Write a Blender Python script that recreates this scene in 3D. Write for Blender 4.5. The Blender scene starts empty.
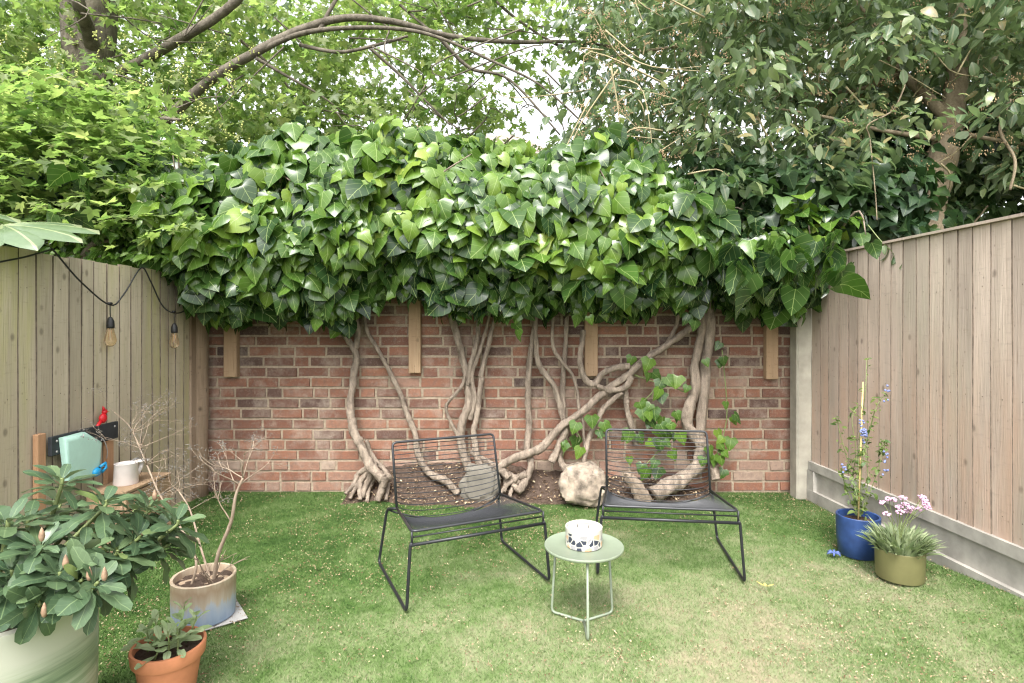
import bpy, math, random
import numpy as np
from mathutils import Vector, noise

random.seed(7)
rng = np.random.default_rng(11)
SC = bpy.context.scene
COL = SC.collection
F, CX, HY, EYE = 570.0, 512.0, 325.0, 1.2      # focal length in px, principal column, horizon row, eye height


def P(u, v, y):
    """world point seen at pixel (u, v) at distance y"""
    return Vector(((u - CX) / F * y, y, EYE - (v - HY) / F * y))


def G(u, v):
    """ground point under a pixel"""
    y = F * EYE / (v - HY)
    return Vector(((u - CX) / F * y, y, 0))


# ------------------------------------------------------------------ camera
cam = bpy.data.cameras.new('camera')
cam.sensor_width = 36
cam.lens = F / 1024 * 36
cam.shift_y = -(341.5 - HY) / 1024
cam.clip_start = 0.05
cam.clip_end = 500
co = bpy.data.objects.new('camera', cam)
COL.objects.link(co)
co.location = (0, 0, EYE)
co.rotation_euler = (math.radians(90), 0, 0)
SC.camera = co

# ------------------------------------------------------------------ light
SUN_EL, SUN_AZ = math.radians(54), math.radians(190)     # azimuth clockwise from +Y
w = bpy.data.worlds.new('World')
SC.world = w
w.use_nodes = True
nt = w.node_tree
nt.nodes.clear()
sky = nt.nodes.new('ShaderNodeTexSky')
sky.sky_type = 'NISHITA'
sky.sun_disc = False
sky.sun_elevation = SUN_EL
sky.sun_rotation = SUN_AZ
sky.air_density = 1.0
sky.dust_density = 4.0
sky.ozone_density = 1.0
hs = nt.nodes.new('ShaderNodeHueSaturation')
hs.inputs['Saturation'].default_value = 0.12
bg = nt.nodes.new('ShaderNodeBackground')
bg.inputs['Strength'].default_value = 0.15
wo = nt.nodes.new('ShaderNodeOutputWorld')
nt.links.new(sky.outputs[0], hs.inputs['Color'])
nt.links.new(hs.outputs[0], bg.inputs['Color'])
nt.links.new(bg.outputs[0], wo.inputs['Surface'])
sl = bpy.data.lights.new('sun', 'SUN')
sl.energy = 1.0
sl.angle = math.radians(20)
sl.color = (1.0, 0.96, 0.9)
so = bpy.data.objects.new('sun', sl)
COL.objects.link(so)
sd = Vector((math.sin(SUN_AZ) * math.cos(SUN_EL), math.cos(SUN_AZ) * math.cos(SUN_EL), math.sin(SUN_EL)))
so.rotation_euler = sd.to_track_quat('Z', 'Y').to_euler()
so.location = sd * 30
SC.view_settings.view_transform = 'Standard'
SC.view_settings.look = 'None'
SC.view_settings.exposure = 1.92
SC.view_settings.gamma = 1
SC.cycles.use_denoising = True
try:
    SC.cycles.denoising_prefilter = 'ACCURATE'
except Exception:
    pass
SC.cycles.filter_width = 1.2
SC.cycles.sample_clamp_indirect = 6
SC.cycles.max_bounces = 8
SC.cycles.diffuse_bounces = 4
SC.cycles.transparent_max_bounces = 8
SC.cycles.transmission_bounces = 6


# ------------------------------------------------------------------ material helpers
class NT:
    def __init__(s, name):
        s.m = bpy.data.materials.new(name)
        s.m.use_nodes = True
        s.t = s.m.node_tree
        s.b = s.t.nodes['Principled BSDF']
        s.out = s.t.nodes['Material Output']

    def n(s, typ, **kw):
        nd = s.t.nodes.new(typ)
        for k, v in kw.items():
            setattr(nd, k, v)
        return nd

    def l(s, a, b):
        s.t.links.new(a, b)

    def val(s, nd, key, v):
        if isinstance(v, bpy.types.NodeSocket):
            s.l(v, nd.inputs[key])
        else:
            nd.inputs[key].default_value = v

    def coord(s, scale=(1, 1, 1), rot=(0, 0, 0)):
        tc = s.n('ShaderNodeTexCoord')
        mp = s.n('ShaderNodeMapping')
        mp.inputs['Scale'].default_value = scale
        mp.inputs['Rotation'].default_value = rot
        s.l(tc.outputs['Object'], mp.inputs['Vector'])
        return mp.outputs[0]

    def noise(s, vec, scale, detail=4, rough=.55):
        nd = s.n('ShaderNodeTexNoise')
        nd.inputs['Scale'].default_value = scale
        nd.inputs['Detail'].default_value = detail
        nd.inputs['Roughness'].default_value = rough
        s.l(vec, nd.inputs['Vector'])
        return nd.outputs['Fac']

    def ramp(s, fac, stops, interp='LINEAR'):
        nd = s.n('ShaderNodeValToRGB')
        cr = nd.color_ramp
        cr.interpolation = interp
        while len(cr.elements) < len(stops):
            cr.elements.new(.5)
        for e, (p, c) in zip(cr.elements, stops):
            e.position = p
            e.color = (*c, 1) if len(c) == 3 else c
        s.l(fac, nd.inputs['Fac'])
        return nd.outputs['Color']

    def mix(s, fac, a, b, mode='MIX'):
        nd = s.n('ShaderNodeMix', data_type='RGBA', blend_type=mode)
        s.val(nd, 'Factor', fac)
        for i, v in ((6, a), (7, b)):
            if isinstance(v, bpy.types.NodeSocket):
                s.l(v, nd.inputs[i])
            else:
                nd.inputs[i].default_value = (*v, 1)
        return nd.outputs[2]

    def math(s, op, a, b=0.0, c=None):
        nd = s.n('ShaderNodeMath', operation=op)
        s.val(nd, 0, a)
        s.val(nd, 1, b)
        if c is not None:
            s.val(nd, 2, c)
        return nd.outputs[0]

    def attr(s, name='tint'):
        return s.n('ShaderNodeAttribute', attribute_name=name).outputs['Fac']

    def bump(s, h, strength=.3, dist=.01):
        nd = s.n('ShaderNodeBump')
        nd.inputs['Strength'].default_value = strength
        nd.inputs['Distance'].default_value = dist
        s.l(h, nd.inputs['Height'])
        s.l(nd.outputs[0], s.b.inputs['Normal'])
        return nd

    def set(s, color=None, rough=None, metal=None, spec=None):
        if color is not None:
            if isinstance(color, bpy.types.NodeSocket):
                s.l(color, s.b.inputs['Base Color'])
            else:
                s.b.inputs['Base Color'].default_value = (*color, 1)
        if rough is not None:
            s.val(s.b, 'Roughness', rough)
        if metal is not None:
            s.b.inputs['Metallic'].default_value = metal
        if spec is not None:
            s.b.inputs['Specular IOR Level'].default_value = spec
        return s.m


def mat_plain(name, c, rough=.5, metal=0, var=.12, scale=25, bump=0.0, spec=None):
    t = NT(name)
    v = t.coord()
    n = t.noise(v, scale, 5)
    a = tuple(max(0, x * (1 - var)) for x in c)
    b = tuple(min(1, x * (1 + var)) for x in c)
    col = t.ramp(n, [(.3, a), (.7, b)])
    if bump:
        t.bump(n, bump, .004)
    return t.set(col, rough, metal, spec)


def mat_leaf(name, stops, rough=.4, trans=.3, vein=None, vein_w=.02, side=0.0, spec=.5, back=None, tcol=1.6):
    """leaf: colour from the per-leaf tint, midrib and side veins from the leaf's own uv"""
    t = NT(name)
    col = t.ramp(t.attr(), stops)
    v = t.coord()
    col = t.mix(t.math('MULTIPLY', t.noise(v, 60, 2), .3), col, (.01, .02, .005))
    if vein is not None:
        uv = t.n('ShaderNodeUVMap')
        sep = t.n('ShaderNodeSeparateXYZ')
        t.l(uv.outputs[0], sep.inputs[0])
        ax = t.math('ABSOLUTE', t.math('SUBTRACT', sep.outputs[0], .5))
        mid = t.math('LESS_THAN', ax, vein_w)
        if side > 0:
            ph = t.math('FRACT', t.math('MULTIPLY', t.math('SUBTRACT', sep.outputs[1], t.math('MULTIPLY', ax, .9)), side))
            sv = t.math('MULTIPLY', t.math('LESS_THAN', ph, .07), .4)
            mid = t.math('MAXIMUM', mid, sv)
        col = t.mix(t.math('MULTIPLY', mid, .65), col, vein)
    if back is not None:
        geo = t.n('ShaderNodeNewGeometry')
        col = t.mix(t.math('MULTIPLY', geo.outputs['Backfacing'], .7), col, back)
    t.set(col, rough, spec=spec)
    tr = t.n('ShaderNodeBsdfTranslucent')
    g = t.mix(1.0, col, (tcol, tcol * 1.15, tcol * .7), 'MULTIPLY')
    t.l(g, tr.inputs['Color'])
    mx = t.n('ShaderNodeMixShader')
    mx.inputs[0].default_value = trans
    t.l(t.b.outputs[0], mx.inputs[1])
    t.l(tr.outputs[0], mx.inputs[2])
    t.l(mx.outputs[0], t.out.inputs['Surface'])
    return t.m


def mat_bark(name, a, b, scale=14, stretch=.25, bump=.6):
    t = NT(name)
    v = t.coord((1, 1, stretch))
    n = t.noise(v, scale, 6, .65)
    n2 = t.noise(t.coord(), scale * 6, 3)
    m = t.math('ADD', t.math('MULTIPLY', n, .75), t.math('MULTIPLY', n2, .25))
    col = t.ramp(m, [(.32, a), (.66, b)])
    t.bump(m, bump, .02)
    return t.set(col, .9, spec=.2)


# fence timber: grain along z, per-board tint, knots, weathering bands
def mat_fence(name, dark, mid, light, algae, algae_amt, foot):
    t = NT(name)
    tint = t.attr()
    tc = t.n('ShaderNodeTexCoord')
    addv = t.n('ShaderNodeCombineXYZ')
    off = t.math('MULTIPLY', tint, 37.0)
    t.l(off, addv.inputs[2])
    va = t.n('ShaderNodeVectorMath', operation='ADD')
    t.l(tc.outputs['Object'], va.inputs[0])
    t.l(addv.outputs[0], va.inputs[1])
    mp = t.n('ShaderNodeMapping')
    mp.inputs['Scale'].default_value = (1, 1, .045)
    t.l(va.outputs[0], mp.inputs['Vector'])
    grain = t.noise(mp.outputs[0], 110, 6, .6)
    mp2 = t.n('ShaderNodeMapping')
    mp2.inputs['Scale'].default_value = (1, 1, .16)
    t.l(va.outputs[0], mp2.inputs['Vector'])
    broad = t.noise(mp2.outputs[0], 9, 3)
    lum = lambda k: tuple(x * k for x in mid)
    col = t.ramp(grain, [(.25, dark), (.45, lum(.93)), (.6, mid), (.8, light)])
    col = t.mix(t.math('MULTIPLY', t.ramp(broad, [(.35, (1, 1, 1)), (.62, (0, 0, 0))]), .6), col, lum(.66))
    tb = t.n('ShaderNodeMapRange')
    t.l(tint, tb.inputs[0])
    tb.inputs[3].default_value = .78
    tb.inputs[4].default_value = 1.16
    sc = t.n('ShaderNodeVectorMath', operation='SCALE')
    t.l(col, sc.inputs[0])
    t.l(tb.outputs[0], sc.inputs['Scale'])
    col = sc.outputs[0]
    # algae: soft upright streaks, on some boards only
    mp3 = t.n('ShaderNodeMapping')
    mp3.inputs['Scale'].default_value = (1, 1, .16)
    t.l(tc.outputs['Object'], mp3.inputs['Vector'])
    al = t.ramp(t.noise(mp3.outputs[0], 3.2, 5, .6), [(.44, (0, 0, 0)), (.64, (1, 1, 1))])
    al2 = t.ramp(t.noise(mp2.outputs[0], 14, 5, .65), [(.35, (.2, .2, .2)), (.65, (1, 1, 1))])
    col = t.mix(t.math('MULTIPLY', t.math('MULTIPLY', al, al2), algae_amt), col, algae)
    # foot: rain-splash and resin stains that fade upwards with a ragged edge
    sep = t.n('ShaderNodeSeparateXYZ')
    t.l(tc.outputs['Object'], sep.inputs[0])
    low = t.n('ShaderNodeMapRange')
    t.l(sep.outputs[2], low.inputs[0])
    low.inputs[1].default_value = 1.25
    low.inputs[2].default_value = .75
    pt = t.ramp(t.noise(mp2.outputs[0], 6.5, 5, .65), [(.36, (0, 0, 0)), (.64, (1, 1, 1))])
    col = t.mix(t.math('MULTIPLY', t.math('MULTIPLY', low.outputs[0], pt), .75), col, foot)
    # cross-grain saw and weather marks
    mp5 = t.n('ShaderNodeMapping')
    mp5.inputs['Scale'].default_value = (.5, .5, 2.2)
    t.l(va.outputs[0], mp5.inputs['Vector'])
    cr = t.ramp(t.noise(mp5.outputs[0], 26, 6, .7), [(.56, (0, 0, 0)), (.72, (1, 1, 1))])
    col = t.mix(t.math('MULTIPLY', cr, .32), col, tuple(x * .62 for x in dark))
    # knots, small and many
    for (sc_, r0, amt) in ((7.0, .06, .6), (19.0, .05, .45)):
        vo = t.n('ShaderNodeTexVoronoi')
        vo.inputs['Scale'].default_value = sc_
        mp4 = t.n('ShaderNodeMapping')
        mp4.inputs['Scale'].default_value = (1.3, 1.3, .9)
        t.l(va.outputs[0], mp4.inputs['Vector'])
        t.l(mp4.outputs[0], vo.inputs['Vector'])
        kn = t.ramp(vo.outputs['Distance'], [(r0, (1, 1, 1)), (r0 * 2.4, (0, 0, 0))])
        col = t.mix(t.math('MULTIPLY', kn, amt), col, tuple(x * .38 for x in dark))
    t.bump(grain, .45, .006)
    return t.set(col, .88, spec=.2)


M = {}
M['fence_green'] = mat_fence('green_weathered_timber', (.30, .25, .18), (.56, .485, .37), (.65, .58, .47), (.45, .43, .18), .8, (.44, .37, .27))
M['fence_pink'] = mat_fence('pinkish_weathered_timber', (.34, .26, .21), (.545, .44, .37), (.63, .53, .455), (.41, .375, .285), .55, (.50, .34, .255))
M['old_post'] = mat_fence('old_rough_timber', (.10, .065, .04), (.25, .175, .115), (.36, .27, .19), (.2, .18, .12), .2, (.36, .27, .2))
M['batten'] = mat_fence('batten_timber', (.22, .14, .08), (.38, .26, .16), (.48, .35, .24), (.3, .25, .16), .2, (.36, .24, .15))
M['batten_orange'] = mat_fence('fresh_batten_timber', (.30, .16, .08), (.46, .27, .15), (.55, .36, .22), (.4, .25, .14), .1, (.42, .24, .14))
M['gap_shade_nail'] = mat_plain('gap_shade_and_nails', (.12, .095, .072), .95, var=.4, scale=30)  # dark colour painting the shadow gaps between boards; nail heads share it
M['concrete'] = mat_plain('concrete', (.33, .31, .275), .9, var=.25, scale=9, bump=.25)
M['concrete_light'] = mat_plain('pale_concrete', (.33, .305, .25), .9, var=.22, scale=9, bump=.2)


def mat_brick():
    t = NT('brick')
    tint = t.attr()
    v = t.coord()
    base = t.ramp(tint, [(0, (.072, .047, .041)), (.2, (.115, .064, .050)), (.42, (.20, .090, .060)),
                         (.62, (.265, .124, .079)), (.82, (.285, .18, .135)), (1, (.35, .265, .205))])
    n = t.noise(v, 28, 6, .65)
    n2 = t.noise(v, 140, 4, .6)
    col = t.mix(t.ramp(n, [(.45, (0, 0, 0)), (.72, (.6, .6, .6))]), base, (.13, .095, .08))
    col = t.mix(t.ramp(n2, [(.56, (0, 0, 0)), (.8, (.5, .5, .5))]), col, (.48, .39, .31))
    sm = t.ramp(t.noise(v, 4, 6, .75), [(.48, (0, 0, 0)), (.72, (.7, .7, .7))])
    col = t.mix(sm, col, (.40, .33, .27))
    t.bump(t.math('ADD', n, n2), .5, .006)
    return t.set(col, .92, spec=.2)


def mat_mortar():
    t = NT('mortar')
    v = t.coord()
    n = t.noise(v, 60, 5, .7)
    col = t.ramp(n, [(.3, (.24, .19, .14)), (.7, (.41, .335, .25))])
    t.bump(n, .6, .006)
    return t.set(col, .95, spec=.1)


M['brick'] = mat_brick()
M['mortar'] = mat_mortar()


def mat_turf(name, blades):
    t = NT(name)
    v = t.coord()
    big = t.noise(v, 1.7, 4, .6)
    med = t.noise(v, 9, 4, .65)
    sep = t.n('ShaderNodeSeparateXYZ')
    t.l(v, sep.inputs[0])
    # trodden, bleached pile runs from the middle towards the near right; fresher pile keeps to the fences and the wall
    gx = t.n('ShaderNodeMapRange')
    t.l(sep.outputs[0], gx.inputs[0])
    gx.inputs[1].default_value = -1.8
    gx.inputs[2].default_value = .6
    gy = t.n('ShaderNodeMapRange')
    t.l(sep.outputs[1], gy.inputs[0])
    gy.inputs[1].default_value = 3.9
    gy.inputs[2].default_value = 2.3
    gr = t.n('ShaderNodeMapRange')
    t.l(sep.outputs[0], gr.inputs[0])
    gr.inputs[1].default_value = 2.15
    gr.inputs[2].default_value = 1.7
    wear = t.math('MULTIPLY', t.math('MULTIPLY', gx.outputs[0], gy.outputs[0]), gr.outputs[0])
    wear = t.math('ADD', t.math('MULTIPLY', wear, .60), t.math('MULTIPLY', t.math('SUBTRACT', big, .5), 1.35))
    wear = t.math('ADD', wear, t.math('MULTIPLY', t.math('SUBTRACT', med, .5), .8))
    if blades:
        wear = t.math('ADD', wear, t.math('MULTIPLY', t.math('SUBTRACT', t.attr(), .5), .75))
    wear = t.math('ADD', wear, .17)
    col = t.ramp(wear, [(0, (.030, .072, .013)), (.25, (.068, .128, .028)), (.52, (.130, .185, .066)), (.78, (.208, .238, .122)), (1, (.30, .255, .17))])
    t.set(col, .7, spec=.25)
    return t.m


M['turf'] = mat_turf('turf_base', False)
M['blade'] = mat_turf('turf_blade', True)


def mat_soil():
    t = NT('soil')
    v = t.coord()
    n = t.noise(v, 45, 8, .75)
    n2 = t.noise(v, 8, 4)
    col = t.ramp(n, [(.3, (.045, .03, .022)), (.55, (.12, .085, .065)), (.75, (.22, .165, .13))])
    col = t.mix(t.math('MULTIPLY', n2, .3), col, (.19, .14, .11))
    t.bump(n, 1.0, .03)
    return t.set(col, .95, spec=.1)


M['soil'] = mat_soil()
M['pot_soil'] = M['soil']


def mat_litter():
    t = NT('dry_litter')
    col = t.ramp(t.attr(), [(0, (.10, .06, .035)), (.4, (.22, .15, .09)), (.75, (.38, .29, .19)), (1, (.50, .43, .28))])
    return t.set(col, .9, spec=.1)


M['litter'] = mat_litter()
M['rock'] = mat_plain('pale_limestone', (.27, .22, .17), .95, var=.75, scale=15, bump=1.0)
M['slab'] = mat_plain('grey_stone', (.155, .14, .115), .95, var=.22, scale=8, bump=.7)
M['ivy_bark'] = mat_bark('ivy_bark', (.10, .078, .06), (.375, .305, .24), 30, .28, 1.0)
M['root_bark'] = mat_bark('root_bark', (.15, .115, .085), (.35, .28, .215), 18, .5, 1.0)
M['maple_bark'] = mat_bark('maple_bark', (.05, .042, .032), (.19, .165, .13), 14, .4, 1.0)
M['oak_bark'] = mat_bark('tree_bark', (.12, .09, .06), (.32, .26, .18), 10, .3)
M['twig'] = mat_bark('dry_twig', (.17, .12, .085), (.36, .29, .22), 40, .5, .2)
M['seed'] = mat_plain('grey_seed_head', (.17, .155, .135), .95, var=.3, scale=90)
M['green_stem'] = mat_plain('green_stem', (.16, .2, .07), .6)
M['black_metal'] = mat_plain('black_powder_coat', (.014, .015, .018), .42, var=.2)
M['wire_metal'] = mat_plain('black_coated_wire', (.024, .025, .029), .36, var=.15)
M['sage_metal'] = mat_plain('sage_green_metal', (.215, .255, .185), .45, var=.04)
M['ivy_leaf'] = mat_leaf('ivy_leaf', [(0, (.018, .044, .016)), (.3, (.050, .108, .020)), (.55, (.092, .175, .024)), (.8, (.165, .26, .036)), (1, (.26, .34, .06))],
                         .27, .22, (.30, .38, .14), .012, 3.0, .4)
M['dark_ivy_leaf'] = mat_leaf('dark_ivy_leaf', [(0, (.02, .045, .022)), (.5, (.045, .09, .036)), (1, (.10, .17, .045))], .35, .2, (.12, .17, .08), .016, 4.0, .5)
M['maple_leaf'] = mat_leaf('maple_leaf', [(0, (.085, .145, .05)), (.45, (.185, .25, .09)), (.8, (.285, .34, .14)), (1, (.37, .385, .19))], .36, .55, None, tcol=1.6)
M['shrub_leaf'] = mat_leaf('shrub_leaf', [(0, (.03, .075, .015)), (.5, (.075, .155, .024)), (1, (.17, .26, .05))], .35, .35, (.2, .28, .1), .02, 5.0)
M['evergreen_leaf'] = mat_leaf('evergreen_leaf', [(0, (.035, .07, .034)), (.45, (.088, .14, .064)), (.78, (.165, .225, .105)), (.95, (.27, .31, .14)), (1, (.30, .25, .12))],
                               .34, .35, (.2, .22, .13), .04, 0, .5, back=(.15, .19, .12))
M['brown_flower'] = mat_plain('brown_flower', (.33, .23, .13), .9, var=.35, scale=60)
M['maple_flower'] = mat_plain('yellow_green_flower', (.3, .32, .09), .8, var=.3, scale=60)
M['rhodo_leaf'] = mat_leaf('rhododendron_leaf', [(0, (.042, .080, .042)), (.5, (.080, .132, .066)), (.85, (.125, .185, .085)), (1, (.19, .25, .08))],
                           .32, .08, (.18, .25, .12), .010, 7.0, .5, back=(.20, .23, .15))
M['bud'] = mat_plain('rhododendron_bud', (.28, .18, .115), .7, var=.4, scale=70)
M['fatsia_leaf'] = mat_leaf('fatsia_leaf', [(0, (.11, .17, .085)), (1, (.15, .21, .11))], .25, .15, (.34, .38, .2), .014, 0, .6)
M['sage_leaf'] = mat_leaf('sage_leaf', [(0, (.30, .41, .19)), (1, (.46, .54, .32))], .6, .10, (.28, .33, .18), .03, 0, .3)
M['small_leaf'] = mat_leaf('small_leaf', [(0, (.06, .12, .03)), (1, (.2, .26, .07))], .5, .3)
M['thrift_leaf'] = mat_leaf('chive_leaf', [(0, (.17, .23, .11)), (1, (.36, .42, .24))], .6, .15)
M['blue_flower'] = mat_plain('blue_flower', (.17, .20, .40), .8, var=.3, scale=80)
M['pink_flower'] = mat_plain('pink_flower', (.58, .355, .50), .8, var=.22, scale=80)
M['cane'] = mat_plain('bamboo_cane', (.55, .42, .19), .6, var=.2)
M['terracotta'] = mat_plain('terracotta', (.56, .215, .105), .8, var=.14, scale=14, bump=.1)
M['blue_glaze'] = mat_plain('blue_glaze', (.024, .055, .165), .4, var=.35, scale=13, bump=.08)
M['olive'] = mat_plain('olive_metal', (.185, .175, .075), .5, var=.13, scale=9)
M['slate'] = mat_plain('dark_slate', (.022, .026, .031), .6, var=.35, scale=20)
M['mint'] = mat_plain('mint_plastic', (.42, .64, .55), .5, var=.05)
M['blue_plastic'] = mat_plain('blue_plastic', (.015, .25, .50), .35, var=.1)
M['red'] = mat_plain('red_paint', (.55, .012, .02), .4, var=.15)
M['white_enamel'] = mat_plain('white_enamel', (.66, .61, .585), .4, var=.06)
M['grey_metal'] = mat_plain('grey_metal', (.32, .31, .30), .45, .3, var=.15)
M['wax'] = mat_plain('candle_wax', (.56, .53, .46), .5, var=.03)
M['wick'] = mat_plain('wick', (.05, .045, .04), .9)
M['rubber'] = mat_plain('black_rubber', (.012, .012, .013), .5)
M['roof'] = mat_plain('roof_tile', (.27, .215, .18), .9, var=.25, scale=6, bump=.4)
M['house_brick'] = mat_plain('house_brick', (.38, .29, .22), .9, var=.2, scale=10)
M['white_paint'] = mat_plain('white_paint', (.75, .74, .71), .5, var=.04)
M['window_glass'] = mat_plain('window_glass', (.05, .06, .07), .08, var=.1)
M['grey_tile'] = mat_plain('grey_paving_tile', (.36, .35, .335), .85, var=.15, scale=12)
M['yellow_leaf'] = mat_plain('yellow_leaf', (.55, .43, .12), .7, var=.2, scale=40)
M['ground'] = mat_plain('rough_ground', (.10, .11, .05), .95, var=.5, scale=.8)
M['plant_label'] = mat_plain('pale_label', (.55, .57, .58), .5)


def mat_big_pot():
    t = NT('brushed_green_glaze')
    sep = t.n('ShaderNodeSeparateXYZ')
    t.l(t.coord(), sep.inputs[0])
    n = t.noise(t.coord((1.0, 1.0, 18)), 2.4, 5, .6)
    col = t.ramp(n, [(.32, (.115, .16, .095)), (.48, (.23, .28, .18)), (.62, (.38, .40, .31)), (.8, (.46, .465, .38))])
    up = t.n('ShaderNodeMapRange')
    t.l(t.math('ADD', sep.outputs[2], t.math('MULTIPLY', n, .06)), up.inputs[0])
    up.inputs[1].default_value = .35
    up.inputs[2].default_value = .42
    col = t.mix(up.outputs[0], col, (.43, .43, .36))
    return t.set(col, .35)


def mat_two_tone():
    t = NT('beige_to_blue_glaze')
    v = t.coord()
    sep = t.n('ShaderNodeSeparateXYZ')
    t.l(v, sep.inputs[0])
    n = t.noise(t.coord((1, 1, .12)), 60, 4)
    h = t.math('ADD', sep.outputs[2], t.math('MULTIPLY', t.math('SUBTRACT', n, .5), .09))
    k = t.n('ShaderNodeMapRange')
    t.l(h, k.inputs[0])
    k.inputs[1].default_value = 0
    k.inputs[2].default_value = .18
    col = t.ramp(k.outputs[0], [(0, (.20, .27, .38)), (.25, (.30, .36, .46)), (.42, (.36, .39, .44)), (.52, (.40, .34, .27)), (.78, (.31, .225, .155)), (1, (.42, .35, .26))])
    return t.set(col, .4)


def mat_terrazzo():
    t = NT('terrazzo_ceramic')
    v = t.coord()
    vo = t.n('ShaderNodeTexVoronoi', feature='F1')
    vo.inputs['Scale'].default_value = 42
    vo.inputs['Randomness'].default_value = .95
    t.l(v, vo.inputs['Vector'])
    ed = t.n('ShaderNodeTexVoronoi', feature='DISTANCE_TO_EDGE')
    ed.inputs['Scale'].default_value = 42
    ed.inputs['Randomness'].default_value = .95
    t.l(v, ed.inputs['Vector'])
    sp = t.n('ShaderNodeSeparateColor')
    t.l(vo.outputs['Color'], sp.inputs[0])
    sz_ = t.n('ShaderNodeSeparateXYZ')
    t.l(v, sz_.inputs[0])
    chip = t.math('MULTIPLY', t.math('LESS_THAN', sz_.outputs[2], .062), t.math('MULTIPLY', t.math('GREATER_THAN', ed.outputs['Distance'], .07), t.math('GREATER_THAN', sp.outputs[0], .22)))
    ccol = t.ramp(sp.outputs[1], [(0, (.035, .04, .06)), (.55, (.06, .065, .09)), (.56, (.30, .29, .30)), (.75, (.55, .36, .22))], 'CONSTANT')
    col = t.mix(chip, (.52, .50, .455), ccol)
    return t.set(col, .45)


def mat_bulb():
    t = NT('amber_bulb_glass')
    t.set((.98, .82, .62), .03)
    t.b.inputs['Transmission Weight'].default_value = .95
    t.b.inputs['IOR'].default_value = 1.3
    return t.m


M['big_pot'] = mat_big_pot()
M['two_tone'] = mat_two_tone()
M['terrazzo'] = mat_terrazzo()
M['bulb'] = mat_bulb()


# ------------------------------------------------------------------ object helpers
def tag(o, label=None, cat=None, group=None, kind=None):
    if label:
        o['label'] = label
    if cat:
        o['category'] = cat
    if group:
        o['group'] = group
    if kind:
        o['kind'] = kind
    return o


def empty(name, loc, label, cat, group=None):
    o = bpy.data.objects.new(name, None)
    COL.objects.link(o)
    o.location = loc
    o.empty_display_size = .1
    return tag(o, label, cat, group)


def root_loc(o):
    while o.parent:
        o = o.parent
    return np.array(o.location)


def raw_mesh(name, verts, loops, starts, mats, uv=None, tint=None, midx=None, smooth=True, parent=None, origin=None):
    """verts (N,3) in world (or root-local when origin is None and parent is None)"""
    verts = np.asarray(verts, dtype=np.float32).reshape(-1, 3)
    off = root_loc(parent) if parent else (np.array(origin) if origin is not None else np.zeros(3))
    verts = verts - off.astype(np.float32)
    me = bpy.data.meshes.new(name)
    me.vertices.add(len(verts))
    me.vertices.foreach_set('co', verts.ravel())
    loops = np.asarray(loops, dtype=np.int32)
    starts = np.asarray(starts, dtype=np.int32)
    me.loops.add(len(loops))
    me.loops.foreach_set('vertex_index', loops)
    me.polygons.add(len(starts))
    me.polygons.foreach_set('loop_start', starts)
    if midx is not None:
        me.polygons.foreach_set('material_index', np.asarray(midx, dtype=np.int32))
    me.polygons.foreach_set('use_smooth', np.full(len(starts), smooth, dtype=bool))
    me.update(calc_edges=True)
    if uv is not None:
        lay = me.uv_layers.new(name='UVMap')
        lay.data.foreach_set('uv', np.asarray(uv, dtype=np.float32)[loops].ravel())
    if tint is not None:
        a = me.attributes.new('tint', 'FLOAT', 'POINT')
        a.data.foreach_set('value', np.asarray(tint, dtype=np.float32))
    me.validate()
    for m in (mats if isinstance(mats, (list, tuple)) else [mats]):
        me.materials.append(m)
    o = bpy.data.objects.new(name, me)
    COL.objects.link(o)
    if parent:
        o.parent = parent
    elif origin is not None:
        o.location = tuple(float(x) for x in origin)
    return o


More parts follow.
